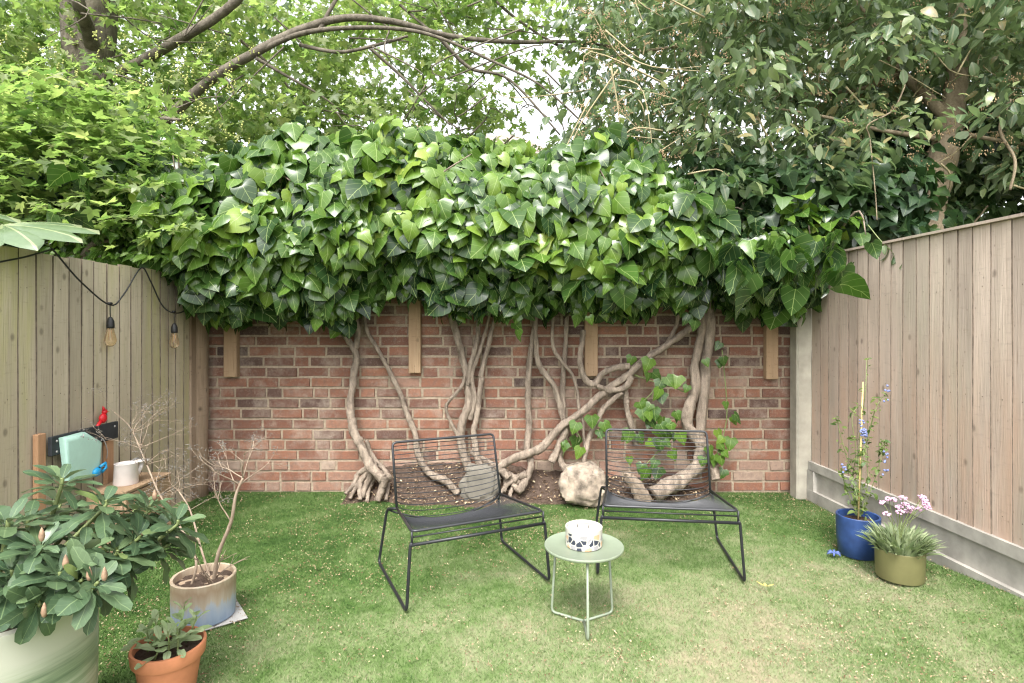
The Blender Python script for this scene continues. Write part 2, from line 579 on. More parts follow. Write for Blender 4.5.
class MB:
    """collects shapes into one mesh"""

    def __init__(s):
        s.v, s.f, s.t, s.mi = [], [], [], []

    def add(s, verts, faces, tint=.5, mi=0):
        b = len(s.v)
        s.v += [tuple(p) for p in verts]
        s.t += [tint] * len(verts)
        s.f += [tuple(b + i for i in f) for f in faces]
        s.mi += [mi] * len(faces)

    def box(s, lo, hi, tint=.5, mi=0, bev=0.0):
        x0, y0, z0 = lo
        x1, y1, z1 = hi
        b = min(bev, (x1 - x0) * .4, (y1 - y0) * .4, (z1 - z0) * .4)
        if b <= 0:
            v = [(x0, y0, z0), (x1, y0, z0), (x1, y1, z0), (x0, y1, z0), (x0, y0, z1), (x1, y0, z1), (x1, y1, z1), (x0, y1, z1)]
            f = [(0, 3, 2, 1), (4, 5, 6, 7), (0, 1, 5, 4), (1, 2, 6, 5), (2, 3, 7, 6), (3, 0, 4, 7)]
            s.add(v, f, tint, mi)
            return
        # chamfered box: three points per corner
        v, idx = [], {}
        for i, x in enumerate((x0, x1)):
            for j, y in enumerate((y0, y1)):
                for k, z in enumerate((z0, z1)):
                    sx, sy, sz = (b if i == 0 else -b), (b if j == 0 else -b), (b if k == 0 else -b)
                    idx[i, j, k] = len(v)
                    v += [(x, y + sy, z + sz), (x + sx, y, z + sz), (x + sx, y + sy, z)]
        g = lambda i, j, k, a: idx[i, j, k] + a
        f = []
        for i in (0, 1):
            q = [g(i, 0, 0, 0), g(i, 1, 0, 0), g(i, 1, 1, 0), g(i, 0, 1, 0)]
            f.append(tuple(q if i else q[::-1]))
            q = [g(0, i, 0, 1), g(1, i, 0, 1), g(1, i, 1, 1), g(0, i, 1, 1)]
            f.append(tuple(q[::-1] if i else q))
            q = [g(0, 0, i, 2), g(1, 0, i, 2), g(1, 1, i, 2), g(0, 1, i, 2)]
            f.append(tuple(q if i else q[::-1]))
        for a in (0, 1):
            for c in (0, 1):
                f.append((g(a, c, 0, 0), g(a, c, 1, 0), g(a, c, 1, 1), g(a, c, 0, 1)))
                f.append((g(a, 0, c, 0), g(a, 1, c, 0), g(a, 1, c, 2), g(a, 0, c, 2)))
                f.append((g(0, a, c, 1), g(1, a, c, 1), g(1, a, c, 2), g(0, a, c, 2)))
                for d in (0, 1):
                    f.append((g(a, c, d, 0), g(a, c, d, 1), g(a, c, d, 2)))
        s.add(v, f, tint, mi)

    def tube(s, pts, rad, n=8, tint=.5, rough=0.0, cap=True, mi=0, ridges=0.0):
        pts = [Vector(p) for p in pts]
        m = len(pts)
        rad = [rad] * m if isinstance(rad, (int, float)) else list(rad)
        tang = []
        for i in range(m):
            d = pts[min(i + 1, m - 1)] - pts[max(i - 1, 0)]
            tang.append(d.normalized() if d.length > 1e-9 else Vector((0, 0, 1)))
        up = Vector((0, 0, 1)) if abs(tang[0].z) < .9 else Vector((1, 0, 0))
        nx = tang[0].cross(up).normalized()
        v = []
        for i in range(m):
            nx = (nx - tang[i] * nx.dot(tang[i]))
            nx = nx.normalized() if nx.length > 1e-6 else tang[i].orthogonal().normalized()
            ny = tang[i].cross(nx)
            for k in range(n):
                a = 2 * math.pi * k / n
                d = nx * math.cos(a) + ny * math.sin(a)
                r = rad[i]
                if rough:
                    q = pts[i] + d * r
                    r *= 1 + rough * (noise.noise(q * (1.1 / max(rad[i], .01))) + .6 * noise.noise(q * (.35 / max(rad[i], .01))))
                if ridges:
                    r *= 1 + ridges * math.sin(3 * a + .35 * i + 2 * noise.noise(pts[i] * 5)) + .6 * ridges * noise.noise((pts[i] + d * r) * 90)
                v.append(pts[i] + d * r)
        f = []
        for i in range(m - 1):
            for k in range(n):
                f.append((i * n + k, i * n + (k + 1) % n, (i + 1) * n + (k + 1) % n, (i + 1) * n + k))
        if cap:
            f.append(tuple(range(n - 1, -1, -1)))
            f.append(tuple((m - 1) * n + k for k in range(n)))
        s.add(v, f, tint, mi)

    def lathe(s, c, prof, n=40, tint=.5, mi=0, close=True):
        v, f = [], []
        for r, z in prof:
            for k in range(n):
                a = 2 * math.pi * k / n
                v.append((c[0] + r * math.cos(a), c[1] + r * math.sin(a), c[2] + z))
        m = len(prof)
        for i in range(m - 1):
            for k in range(n):
                f.append((i * n + k, i * n + (k + 1) % n, (i + 1) * n + (k + 1) % n, (i + 1) * n + k))
        if close:
            f.append(tuple(range(n - 1, -1, -1)))
            f.append(tuple((m - 1) * n + k for k in range(n)))
        s.add(v, f, tint, mi)

    def blob(s, c, r, seg=12, rings=8, rough=0.0, freq=3.0, tint=.5, mi=0):
        v, f = [], []
        c = Vector(c)
        for i in range(rings + 1):
            th = math.pi * i / rings
            for k in range(seg):
                a = 2 * math.pi * k / seg
                d = Vector((math.sin(th) * math.cos(a), math.sin(th) * math.sin(a), math.cos(th)))
                q = 1.0
                if rough:
                    q += rough * (noise.noise(d * freq + c * 7) + .5 * noise.noise(d * freq * 2.7 + c * 3))
                v.append(c + Vector((d.x * r[0], d.y * r[1], d.z * r[2])) * q)
        for i in range(rings):
            for k in range(seg):
                f.append((i * seg + k, (i + 1) * seg + k, (i + 1) * seg + (k + 1) % seg, i * seg + (k + 1) % seg))
        s.add(v, f, tint, mi)

    def build(s, name, mats, parent=None, origin=None, smooth=True, label=None):
        starts, loops, c = [], [], 0
        for f in s.f:
            starts.append(c)
            loops += f
            c += len(f)
        o = raw_mesh(name, np.array(s.v), loops, starts, mats, None, s.t, s.mi, smooth, parent, origin)
        if label:
            o['label'] = label
        return o


def sharp(o, ang=40):
    """keep hard edges hard on a smooth-shaded mesh"""
    me = o.data
    if hasattr(me, 'set_sharp_from_angle'):
        me.set_sharp_from_angle(angle=math.radians(ang))
    return o


def spline(pts, per=6, rad=None):
    """Catmull-Rom through points; radii interpolated along"""
    pts = [Vector(p) for p in pts]
    out, ro = [], []
    m = len(pts)
    for i in range(m - 1):
        p0, p1, p2, p3 = pts[max(i - 1, 0)], pts[i], pts[i + 1], pts[min(i + 2, m - 1)]
        for k in range(per):
            t = k / per
            out.append(.5 * ((2 * p1) + (p2 - p0) * t + (2 * p0 - 5 * p1 + 4 * p2 - p3) * t * t + (3 * p1 - p0 - 3 * p2 + p3) * t ** 3))
            if rad:
                ro.append(rad[i] * (1 - t) + rad[i + 1] * t)
    out.append(pts[-1])
    if rad:
        ro.append(rad[-1])
        return out, ro
    return out


def fillet(pts, r, per=5):
    """polyline with rounded corners"""
    pts = [Vector(p) for p in pts]
    out = [pts[0]]
    for i in range(1, len(pts) - 1):
        a, b, c = pts[i - 1], pts[i], pts[i + 1]
        d1, d2 = (a - b), (c - b)
        rr = min(r, d1.length * .45, d2.length * .45)
        p, q = b + d1.normalized() * rr, b + d2.normalized() * rr
        for k in range(per + 1):
            t = k / per
            out.append(p * (1 - t) ** 2 + b * 2 * t * (1 - t) + q * t * t)
    out.append(pts[-1])
    return out


# ------------------------------------------------------------------ leaves
def unit(a):
    return a / np.maximum(np.linalg.norm(a, axis=-1, keepdims=True), 1e-9)


def half_template(right, mids):
    """symmetric leaf: right-hand outline points and midrib points, same count: quads between them"""
    n = len(right)
    v = [(0, y) for y in mids] + [(x, y) for x, y in right] + [(-x, y) for x, y in right]
    f = []
    for i in range(n - 1):
        f.append((i, n + i, n + i + 1, i + 1))
        f.append((i, i + 1, 2 * n + i + 1, 2 * n + i))
    return np.array(v, dtype=np.float64), f


T_IVY = half_template([(.05, 0.02), (.27, -.13), (.48, -.02), (.54, .22), (.45, .50), (.27, .75), (.0, .98)], [0.0, .06, .14, .27, .46, .7, 1.0])
T_IVY_LOBED = half_template([(.05, 0.02), (.25, -.12), (.44, .0), (.57, .2), (.40, .42), (.27, .68), (.0, 1.0)], [0.0, .06, .14, .27, .46, .7, 1.0])
T_OVAL = half_template([(.02, 0), (.18, .2), (.25, .48), (.16, .78), (.0, 1.0)], [0, .22, .5, .78, 1.0])
T_RHODO = half_template([(.015, 0), (.02, .08), (.13, .26), (.195, .48), (.205, .72), (.14, .92), (.0, 1.0)], [0, .1, .28, .5, .7, .9, 1.0])
T_BLADE = half_template([(.03, 0), (.06, .4), (.0, 1.0)], [0, .4, 1.0])


def palmate(angles, lens, wid):
    v, f = [(0, 0)], []
    for a, L in zip(angles, lens):
        a = math.radians(a)
        d = np.array((math.sin(a), math.cos(a)))
        p = np.array((math.cos(a), -math.sin(a)))
        b = len(v)
        v += [tuple(d * L * .5 - p * wid * L), tuple(d * L), tuple(d * L * .5 + p * wid * L)]
        f.append((0, b, b + 1, b + 2))
    return np.array(v, dtype=np.float64), f


T_MAPLE = palmate([0, -48, 48, -100, 100], [1, .88, .88, .58, .58], .24)
T_MAPLE[0][:, 1] += 0.0


def leaf_mesh(name, tmpl, pos, nrm, tip, size, tint, mat, parent=None, fold=.25, droop=.35, jit=.35, origin=None):
    V, Fc = tmpl
    N, k = len(pos), len(V)
    pos, nrm, tip = np.asarray(pos, float), np.asarray(nrm, float), np.asarray(tip, float)
    size = np.broadcast_to(np.asarray(size, float), (N,))
    Y = unit(tip)
    Z = nrm - (nrm * Y).sum(-1, keepdims=True) * Y
    Z = unit(Z)
    X = np.cross(Y, Z)
    fo = fold * (1 + jit * rng.normal(size=(N, 1)))
    dr = droop * (1 + jit * rng.normal(size=(N, 1)))
    tw = rng.normal(size=(N, 1)) * .18
    ax, y = np.abs(V[:, 0])[None], V[:, 1][None]
    z = fo * (.4 * ax + 1.5 * ax ** 2) - dr * y ** 2 - .25 * dr * (np.maximum(y - .6, 0) ** 2) * 4 + tw * V[:, 0][None] * y + .03 * np.sin(y * 14 + ax * 9 + rng.uniform(0, 6, (N, 1)))
    asp = 1 + .12 * rng.normal(size=(N, 1))
    x = V[:, 0][None] * asp
    W = pos[:, None, :] + size[:, None, None] * (x[..., None] * X[:, None, :] + y[..., None] * Y[:, None, :] + z[..., None] * Z[:, None, :])
    fl = np.array([i for f in Fc for i in f])
    fs, c = [], 0
    for f in Fc:
        fs.append(c)
        c += len(f)
    fs = np.array(fs)
    loops = (fl[None] + (np.arange(N) * k)[:, None]).ravel()
    starts = (fs[None] + (np.arange(N) * len(fl))[:, None]).ravel()
    uv = np.tile(np.stack([V[:, 0] + .5, V[:, 1]], -1), (N, 1))
    return raw_mesh(name, W.reshape(-1, 3), loops, starts, mat, uv, np.repeat(tint, k), None, True, parent, origin)


def nz(p, s):
    return noise.noise(Vector(p) * s)


# ================================================================== SETTING
# ground sheet to the horizon
mb = MB()
mb.add([(-220, -60, -.03), (220, -60, -.03), (220, 300, -.03), (-220, 300, -.03)], [(0, 1, 2, 3)])
tag(mb.build('ground', M['ground']), kind='structure')


def fence_x(y):
    """inner face of the right-hand fence"""
    return 2.046 + .0617 * (3.94 - y)


def bed_h(x, y):
    win = max(0, min(1, (x + 1.18) / .25)) * max(0, min(1, (1.55 - x) / .5))
    e = 3.80 + .04 * math.sin(x * 5) + .03 * math.sin(x * 13 + 1)
    if x > .85:
        e += (x - .85) * .3
    t = max(0, min(1, (y - e) / .3))
    t = t * t * (3 - 2 * t)
    hi = .19 - .09 * max(0, min(1, (x + .1) / .7))
    return win * t * hi


def lawn_h(x, y):
    near = max(0, min(1, (3.1 - y) / .7)) * max(0, min(1, (x - 1.75) / .4))
    return .006 * nz((x, y, 0), 1.6) + .065 * near


def in_bed(x, y):
    e = 3.80 + .04 * math.sin(x * 5) + .03 * math.sin(x * 13 + 1)
    if x > .85:
        e += (x - .85) * .3
    return -1.15 < x < 1.42 and y > e + .01


mb = MB()
nx_, ny_ = 90, 90
vs = []
for j in range(ny_ + 1):
    for i in range(nx_ + 1):
        x = -2.25 + i * (2.55 + 2.25) / nx_
        y = -.6 + j * 4.75 / ny_
        vs.append((x, y, lawn_h(x, y) - .004))
fs = [(j * (nx_ + 1) + i, j * (nx_ + 1) + i + 1, (j + 1) * (nx_ + 1) + i + 1, (j + 1) * (nx_ + 1) + i) for j in range(ny_) for i in range(nx_)]
mb.add(vs, fs)
tag(mb.build('lawn', M['turf']), kind='structure')

# soil bed against the wall
mb = MB()
vs, W_, H_ = [], 130, 26
for j in range(H_ + 1):
    for i in range(W_ + 1):
        x = -1.3 + i * 3.0 / W_
        y = 3.66 + j * .46 / H_
        h = bed_h(x, y)
        z = h + .018 * min(1, h / .03) * (nz((x, y, 0), 14) + .6 * nz((x, y, 3), 37)) + (.010 if in_bed(x, y) else -.02)
        vs.append((x, y, z))
fs = [(j * (W_ + 1) + i, j * (W_ + 1) + i + 1, (j + 1) * (W_ + 1) + i + 1, (j + 1) * (W_ + 1) + i) for j in range(H_) for i in range(W_)]
mb.add(vs, fs)
tag(mb.build('soil_bed', M['soil']), kind='structure')

# artificial turf pile: a great many single blades
NB = 460000
bx = rng.uniform(-2.17, 2.3, NB)
by = np.where(rng.random(NB) < .9, rng.uniform(1.75, 4.1, NB), rng.uniform(.4, 1.75, NB))
keep = np.array([not in_bed(a, b) and a < fence_x(b) - .01 for a, b in zip(bx, by)])
bx, by = bx[keep], by[keep]
NB = len(bx)
bz = np.array([lawn_h(a, b) - .004 for a, b in zip(bx, by)])
base = np.stack([bx, by, bz], -1)
ang = rng.uniform(0, 2 * np.pi, NB)
side = np.stack([np.cos(ang), np.sin(ang), np.zeros(NB)], -1)
hgt = rng.uniform(.005, .013, NB)
ln = rng.uniform(0, 2 * np.pi, NB)
lean = rng.uniform(.3, 1.8, NB) * hgt
tipp = base + np.stack([np.cos(ln) * lean, np.sin(ln) * lean, hgt], -1)
wd = rng.uniform(.0008, .0017, NB)[:, None]
V3 = np.stack([base - side * wd, base + side * wd, tipp], 1).reshape(-1, 3)
tag(raw_mesh('grass', V3, np.arange(NB * 3), np.arange(NB) * 3, M['blade'], None, np.repeat(rng.random(NB), 3), None, False), kind='stuff')


# dry flakes lying on turf and soil
def litter(name, n, sampler, smin, smax):
    pts, tn, sz = [], [], []
    while len(pts) < n:
        q = sampler()
        if q is None:
            continue
        pts.append(q)
        sz.append(random.uniform(smin, smax))
        tn.append(random.random())
    pts = np.array(pts)
    nr = unit(np.stack([rng.normal(size=n) * .4, rng.normal(size=n) * .4, np.ones(n)], -1))
    a = rng.uniform(0, 2 * np.pi, n)
    return leaf_mesh(name, T_OVAL, pts, nr, np.stack([np.cos(a), np.sin(a), rng.normal(size=n) * .15], -1), np.array(sz), np.array(tn), M['litter'], fold=.5, droop=.3)


def turf_flake():
    x, y = random.uniform(-2.15, 2.25), random.uniform(1.2, 4.08)
    if in_bed(x, y) or x > fence_x(y) - .02:
        return None
    d = .35 + .7 * nz((x, y, 9), 1.4) + .7 * nz((x, y, 2), 6)
    if random.random() > d:
        return None
    return (x, y, lawn_h(x, y) + .010)


def soil_flake():
    x, y = random.uniform(-1.15, 1.5), random.uniform(3.75, 4.06)
    if not in_bed(x, y):
        return None
    return (x, y, bed_h(x, y) + .025)


tag(litter('dry_leaf_litter', 19000, turf_flake, .004, .011), kind='stuff')
tag(litter('soil_litter', 1300, soil_flake, .008, .026), kind='stuff')

# ------------------------------------------------------------------ brick wall
WALL_Y, WALL_TOP = 4.1, 1.93
mb = MB()
mb.box((-2.27, WALL_Y + .006, -.15), (2.17, WALL_Y + .225, WALL_TOP), .5, 1)
row_h, z, r = .0748, -.07, 0
while z < WALL_TOP - .02:
    x = -2.27 - random.uniform(0, .2)
    flem = random.random() < .35
    k = random.randint(0, 1)
    rowt = random.gauss(0, .05)
    while x < 2.17:
        L = .2145 if not ((flem and k % 2) or random.random() < .13) else .1025
        k += 1
        L += random.uniform(-.005, .005)
        x0, x1 = max(x, -2.265), min(x + L, 2.165)
        x += L + .0092
        if x1 - x0 < .03:
            continue
        h0, h1 = z + random.uniform(-.002, .002), z + row_h - .0092 + random.uniform(-.002, .002)
        low = max(0, min(1, (.5 - z) / .45))
        t = random.gauss(.42, .15) + rowt + .24 * low - .08 * max(0, min(1, (z - .8) / .5))
        if random.random() < .12:
            t += random.choice((-.25, .28))
        t = max(0, min(1, t))
        y1 = WALL_Y - random.uniform(-.002, .005)
        yb = WALL_Y + .02
        c = [random.uniform(.003, .007) for _ in range(8)]
        nxs = max(2, int((x1 - x0) / .05))
        top, bot = [], []
        for i in range(nxs + 1):
            q = i / nxs
            xx = x0 + (x1 - x0) * q
            top.append((xx, h1 + .0025 * nz((xx, 0, h1), 23)))
            bot.append((xx, h0 + .0025 * nz((xx, 5, h0), 23)))
        vs, fs = [], []
        for (xx, zz) in bot:
            vs.append((xx, yb, zz))
        for i, (xx, zz) in enumerate(bot):
            e = c[0] if 0 < i < nxs else 0
            xi = min(max(xx, x0 + c[1]), x1 - c[2])
            vs.append((xi, y1 + .002 * nz((xx, 1, zz), 30), zz + c[3]))
        for i, (xx, zz) in enumerate(top):
            xi = min(max(xx, x0 + c[4]), x1 - c[5])
            vs.append((xi, y1 + .002 * nz((xx, 1, zz), 30), zz - c[6]))
        for (xx, zz) in top:
            vs.append((xx, yb, zz))
        m_ = nxs + 1
        for rr in range(3):
            for i in range(nxs):
                fs.append((rr * m_ + i, rr * m_ + i + 1, (rr + 1) * m_ + i + 1, (rr + 1) * m_ + i))
        fs.append((0, m_, 2 * m_, 3 * m_))
        fs.append((nxs, 3 * m_ + nxs, 2 * m_ + nxs, m_ + nxs))
        mb.add(vs, fs, t, 0)
    z += row_h
    r += 1
o = mb.build('brick_wall', [M['brick'], M['mortar']], None, (0, WALL_Y, 0), smooth=False)
tag(o, 'old red and brown brick garden wall under the ivy at the back', 'wall')

# ------------------------------------------------------------------ fences
def board(mb, a, b, z0, z1, inward, thick=.0145, thin=.007, tint=.5, lean=0.0):
    """feather-edge board between plan points a and b; thick edge at a"""
    a, b, n = Vector((*a, 0)), Vector((*b, 0)), Vector((*inward, 0))
    vs = []
    nseg = 10
    for s_ in range(nseg + 1):
        q = s_ / nseg
        z_ = z0 + (z1 - z0) * q
        w_ = .0012 * nz((a.x * 9, a.y * 9, z_ * 3), 1.0)
        sh = lean * (q - .5) + .0035 * nz((a.x * 5, a.y * 23, z_ * 2.3), 1.0)
        d = (b - a).normalized()
        for (p, t) in ((a, 0), (a, thick), (b, thin), (b, 0)):
            vs.append(p + n * (t + w_ + (.001 * math.sin(q * 5 + a.y * 40) if t else 0)) + d * sh + Vector((0, 0, z_)))
    fs, edge = [], []
    for s_ in range(nseg):
        for k in range(4):
            fs.append((s_ * 4 + k, s_ * 4 + (k + 1) % 4, s_ * 4 + 4 + (k + 1) % 4, s_ * 4 + 4 + k))
            edge.append(1 if k == 0 else 0)  # step face of the board takes the painted gap shade
    fs.append((0, 1, 2, 3))
    e = nseg * 4
    fs.append((e + 3, e + 2, e + 1, e))
    mb.add(vs, fs, tint)
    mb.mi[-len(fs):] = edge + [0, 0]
    # nail heads where the board meets the rails
    c_ = a + (b - a) * .4
    for zn in (.36, .87, 1.37):
        if z0 < zn < z1:
            q_ = c_ + n * (thick * .6 + thin * .4 + .0012) + Vector((0, 0, zn + .012 * nz((a.x * 9, a.y * 31, zn), 1.0)))
            d_ = (b - a).normalized() * .0032
            u_ = Vector((0, 0, .0032))
            mb.add([q_ - d_, q_ - u_, q_ + d_, q_ + u_], [(0, 1, 2, 3)], .1, 1)


LX = -2.18
left = empty('wooden_fence', (LX, 2.0, 0), 'greenish weathered vertical board fence on the left side', 'fence')
mb = MB()
y = -.5
while y < 3.86:
    wd_ = random.uniform(.078, .104)
    board(mb, (LX - .02, y), (LX - .02, y + wd_ + .012), .02 + random.uniform(0, .02), 1.535 + random.uniform(-.006, .008), (1, 0), tint=random.random(), lean=random.gauss(0, .004))
    y += wd_
mb.build('board_panel', [M['fence_green'], M['gap_shade_nail']], left, smooth=False)
mb = MB()
for zr in (.3, .8, 1.3):
    mb.box((LX - .09, -.5, zr), (LX - .026, 3.85, zr + .07), .4, bev=.004)
mb.build('rail', M['fence_green'], left, smooth=False)
mb = MB()
mb.box((LX - .06, 3.87, -.05), (LX + .0, 3.94, 1.5), .25, bev=.006)
mb.build('post', M['old_post'], left, smooth=False)
mb = MB()
pts = [(LX - .03, 4.0, -.05 + i * .16) for i in range(11)]
vs = []
mb.tube([(p[0] + .006 * nz(p, 4), p[1], p[2]) for p in pts], .072, 10, .3, .10)
mb.build('post', M['old_post'], left, label='rough dark timber post against the brick wall')

right = empty('wooden_fence', (fence_x(2.5), 2.5, 0), 'pinkish grey vertical board fence over concrete base on the right side', 'fence')
dirv = Vector((-.0617, 1)).normalized()
inw = Vector((-dirv.y, dirv.x))
ang_r = math.atan2(.0617, 1)
mb = MB()
y = 3.93
while y > -.4:
    wd_ = random.uniform(.080, .106)
    b_, a_ = y, y - wd_ - .012
    board(mb, (fence_x(a_) + .03, a_), (fence_x(b_) + .03, b_), random.uniform(.250, .264), 1.655, (inw.x, inw.y), .016, .009, random.random(), random.gauss(0, .005))
    y -= wd_
mb.build('board_panel', [M['fence_pink'], M['gap_shade_nail']], right, smooth=False)


def strip(mb, x0, x1, z0, z1, ya=-.4, yb=3.93, tint=.5):
    """long box parallel to the right-hand fence; x offsets from its inner face"""
    v = []
    for yy in (ya, yb):
        for (xo, zz) in ((x0, z0), (x1, z0), (x1, z1), (x0, z1)):
            v.append((fence_x(yy) + xo, yy, zz))
    mb.add(v, [(0, 1, 2, 3), (7, 6, 5, 4), (0, 4, 5, 1), (1, 5, 6, 2), (2, 6, 7, 3), (3, 7, 4, 0)], tint)


mb = MB()
strip(mb, -.004, .05, 1.657, 1.670, tint=.1)
mb.build('cap_rail', M['fence_pink'], right, smooth=False)
mb = MB()
for zr in (.4, .9, 1.45):
    strip(mb, .034, .09, zr, zr + .07)
mb.build('rail', M['fence_pink'], right, smooth=False)
mb = MB()
strip(mb, -.004, .05, .205, .262)
strip(mb, .012, .046, .072, .205)
strip(mb, -.014, .05, -.05, .072)
# end stile of the recessed panel
mb.add([(fence_x(3.86) - .012, 3.86, .072), (fence_x(3.93) - .012, 3.93, .072), (fence_x(3.93) - .012, 3.93, .205), (fence_x(3.86) - .012, 3.86, .205),
        (fence_x(3.86) + .012, 3.86, .072), (fence_x(3.86) + .012, 3.86, .205)], [(0, 1, 2, 3), (0, 3, 5, 4)])
mb.build('gravel_board', M['concrete'], right, smooth=False)
mb = MB()
mb.box((1.968, 3.935, -.05), (2.078, 4.045, 1.62), .5, bev=.012)
mb.build('post', M['concrete_light'], right, smooth=False, label='pale concrete post against the brick wall')

# ------------------------------------------------------------------ timber battens hanging on the wall below the ivy
for i, (u, v1, w_, lab) in enumerate(((231.5, 377, 13, 'short wooden batten fixed to the wall at its far left end'),
                                      (415, 373, 12, 'wooden batten fixed to the wall behind the left chair, clear of stems'),
                                      (591, 376, 13, 'wooden batten fixed to the wall beside the looping ivy stem'),
                                      (771, 379, 12, 'brown wooden batten fixed to the wall near the right fence'))):
    a = P(u, v1, 4.07)
    hw = w_ / 2 / F * 4.07
    mb = MB()
    mb.box((a.x - hw, 4.045, a.z), (a.x + hw, WALL_Y + .001, 1.9), .3 + .15 * i, bev=.004)
    o = mb.build('wooden_batten', M['batten'], None, (a.x, 4.07, a.z), smooth=False)
    tag(o, lab, 'batten', 'timber battens on the brick wall')

# ------------------------------------------------------------------ ivy
ivy = empty('ivy', (0, 4.0, 0), 'big glossy green ivy spilling over the brick wall on many pale stems', 'ivy')
PXM = 4.0 / F     # metres per pixel at the stems


def stem(pts, dia, y0=4.03, y1=None, label=None, rough=.3, name='stem'):
    """ivy stem through pixels on the wall; dia in pixels (single or per end)"""
    d = [q * .76 for q in (dia if isinstance(dia, (list, tuple)) else [dia, dia])]
    n = len(pts)
    y1 = y0 if y1 is None else y1
    w3, rr = [], []
    for i, (u, v) in enumerate(pts):
        q = i / (n - 1)
        r_ = (d[0] * (1 - q) + d[1] * q) / 2 * PXM
        yy = y0 + (y1 - y0) * max(0, (q - .5) * 2) - r_ * .6
        p = P(u, v, yy)
        w3.append(p)
        rr.append(r_ * random.uniform(.9, 1.12))
    sp, sr = spline(w3, 12, rr)
    sp = [p + Vector((.006 * nz(p, 9), 0, 0)) for p in sp]
    m = MB()
    m.tube(sp, sr, 14, .5, rough, ridges=.10)
    return m.build(name, M['ivy_bark'], ivy, label=label)


stem([(322, 290), (328, 307), (340, 330), (353, 347), (356, 361), (352, 384), (350.5, 414), (353, 428), (362, 448), (372, 468), (383, 479)], [7, 13], 4.05, 3.86, 'thick pale bent stem at the left end')
stem([(346, 290), (350, 305), (358, 330), (356, 348)], [6, 8], 4.05)
stem([(366, 440), (372, 455), (384, 470), (389, 478)], [5, 8], 4.0, 3.86)
stem([(384, 476), (382, 488), (377, 501)], [10, 8], 3.86, 3.83, name='root')
stem([(374, 468), (368, 480), (362, 498)], [9, 7], 3.93, 3.88, name='root')
stem([(368, 296), (365, 325), (384, 361), (399, 391), (406, 410), (415, 435), (419, 458), (431, 474), (447, 482), (458, 494)], [4.5, 9], 4.05, 3.87)
stem([(447, 305), (452, 320), (462, 354), (466, 378), (469, 401), (462, 425), (462, 448), (470, 470)], [9, 11], 4.05, 3.98)
stem([(479, 300), (478, 315), (477, 341), (471, 364), (467, 385)], [6, 7])
stem([(494, 298), (481, 347), (472, 376), (474, 400), (470, 420)], [4, 7], 4.02)
stem([(500, 302), (492, 330), (482, 371), (481, 381), (478, 408), (474, 431), (476, 452), (482, 470)], [5, 9], 4.03, 3.97)
stem([(465, 376), (461, 388), (446, 406), (451, 422), (458, 436)], [4, 5], 4.0)
stem([(470, 452), (490, 463), (505, 472), (518, 480)], [6, 9], 3.98, 3.9, name='root')
stem([(536, 305), (535, 324), (530, 357), (528, 391), (529, 425), (527, 448), (531, 465), (525, 482), (517, 492)], [7, 9], 4.04, 3.87)
stem([(535, 315), (538, 361), (555, 388), (562, 415), (565, 428), (558, 448), (551, 462)], [6, 9], 4.02, 3.95)
stem([(568, 295), (566, 347), (563, 381), (563, 415), (566, 430), (560, 455), (566, 470)], [5, 10], 4.05, 3.97)
stem([(555, 305), (553, 347), (572, 374), (577, 391), (579, 408), (584, 428), (584, 452)], [4.5, 4], 4.0)
stem([(700, 318), (695, 324), (671, 342), (644, 361), (624, 378), (604, 392), (590, 405), (574, 418), (560, 427), (545, 445), (530, 453), (515, 458), (501, 467), (508, 478)], [8, 11], 3.99, 3.9, 'long pale stem running diagonally across the wall')
stem([(583, 330), (580, 361), (585, 378), (595, 384), (602, 374), (614, 368), (630, 366)], [7, 8], 3.97, 3.99, 'looping stem around the batten')
stem([(597, 386), (610, 390), (624, 388), (632, 376)], [7, 8], 3.97)
stem([(622, 392), (607, 405), (597, 421), (588, 442), (584, 462), (586, 476)], [7, 6], 3.98, 3.92)
stem([(627, 380), (626, 394), (627, 408), (631, 425), (636, 445)], [7, 8], 4.02)
stem([(678, 300), (678, 312), (676, 327), (667, 343)], [6, 6], 4.02)
stem([(708, 300), (710, 327), (706, 364), (703, 398), (700, 440)], [13, 13], 4.04, 4.0, 'thick straight stem at the right end', rough=.12)
stem([(702, 300), (701, 330), (695, 364), (695, 391), (687, 414), (689, 428), (700, 444), (699, 462), (688, 475), (676, 483), (664, 488), (653, 495)], [9, 22], 4.0, 3.88, 'heavy curving trunk at the right end', rough=.16)
stem([(700, 440), (712, 462), (716, 480)], [14, 10], 3.98, 3.93, name='root')
# broken stump root
m = MB()
c = P(634, 496, 3.80)
m.tube(spline([c + Vector((.06, .03, -.05)), c + Vector((.03, 0, .05)), c + Vector((-.03, .0, .12)), c + Vector((-.045, 0, .155))], 5), list(np.linspace(.06, .022, 16)), 12, .5, .35, ridges=.2)
m.build('root', M['root_bark'], ivy, label='pale broken stump of root')
for pp in ([(376, 462), (366, 474), (357, 486), (350, 499)], [(372, 468), (362, 480), (360, 500)], [(378, 470), (371, 484), (367, 502)], [(368, 468), (358, 474), (354, 484), (346, 494)],
           [(384, 474), (388, 484), (386, 500)]):
    stem(pp, [8, 4], 3.95, 3.84, name='root', rough=.35)
for pp in ([(527, 474), (517, 478), (508, 484), (500, 494)], [(520, 480), (512, 488), (510, 497)], [(508, 474), (512, 482), (520, 492)], [(503, 468), (506, 480), (504, 492)]):
    stem(pp, [9, 4], 3.92, 3.85, name='root', rough=.35)


def interp(x, tab):
    return float(np.interp(x, [t[0] for t in tab], [t[1] for t in tab]))


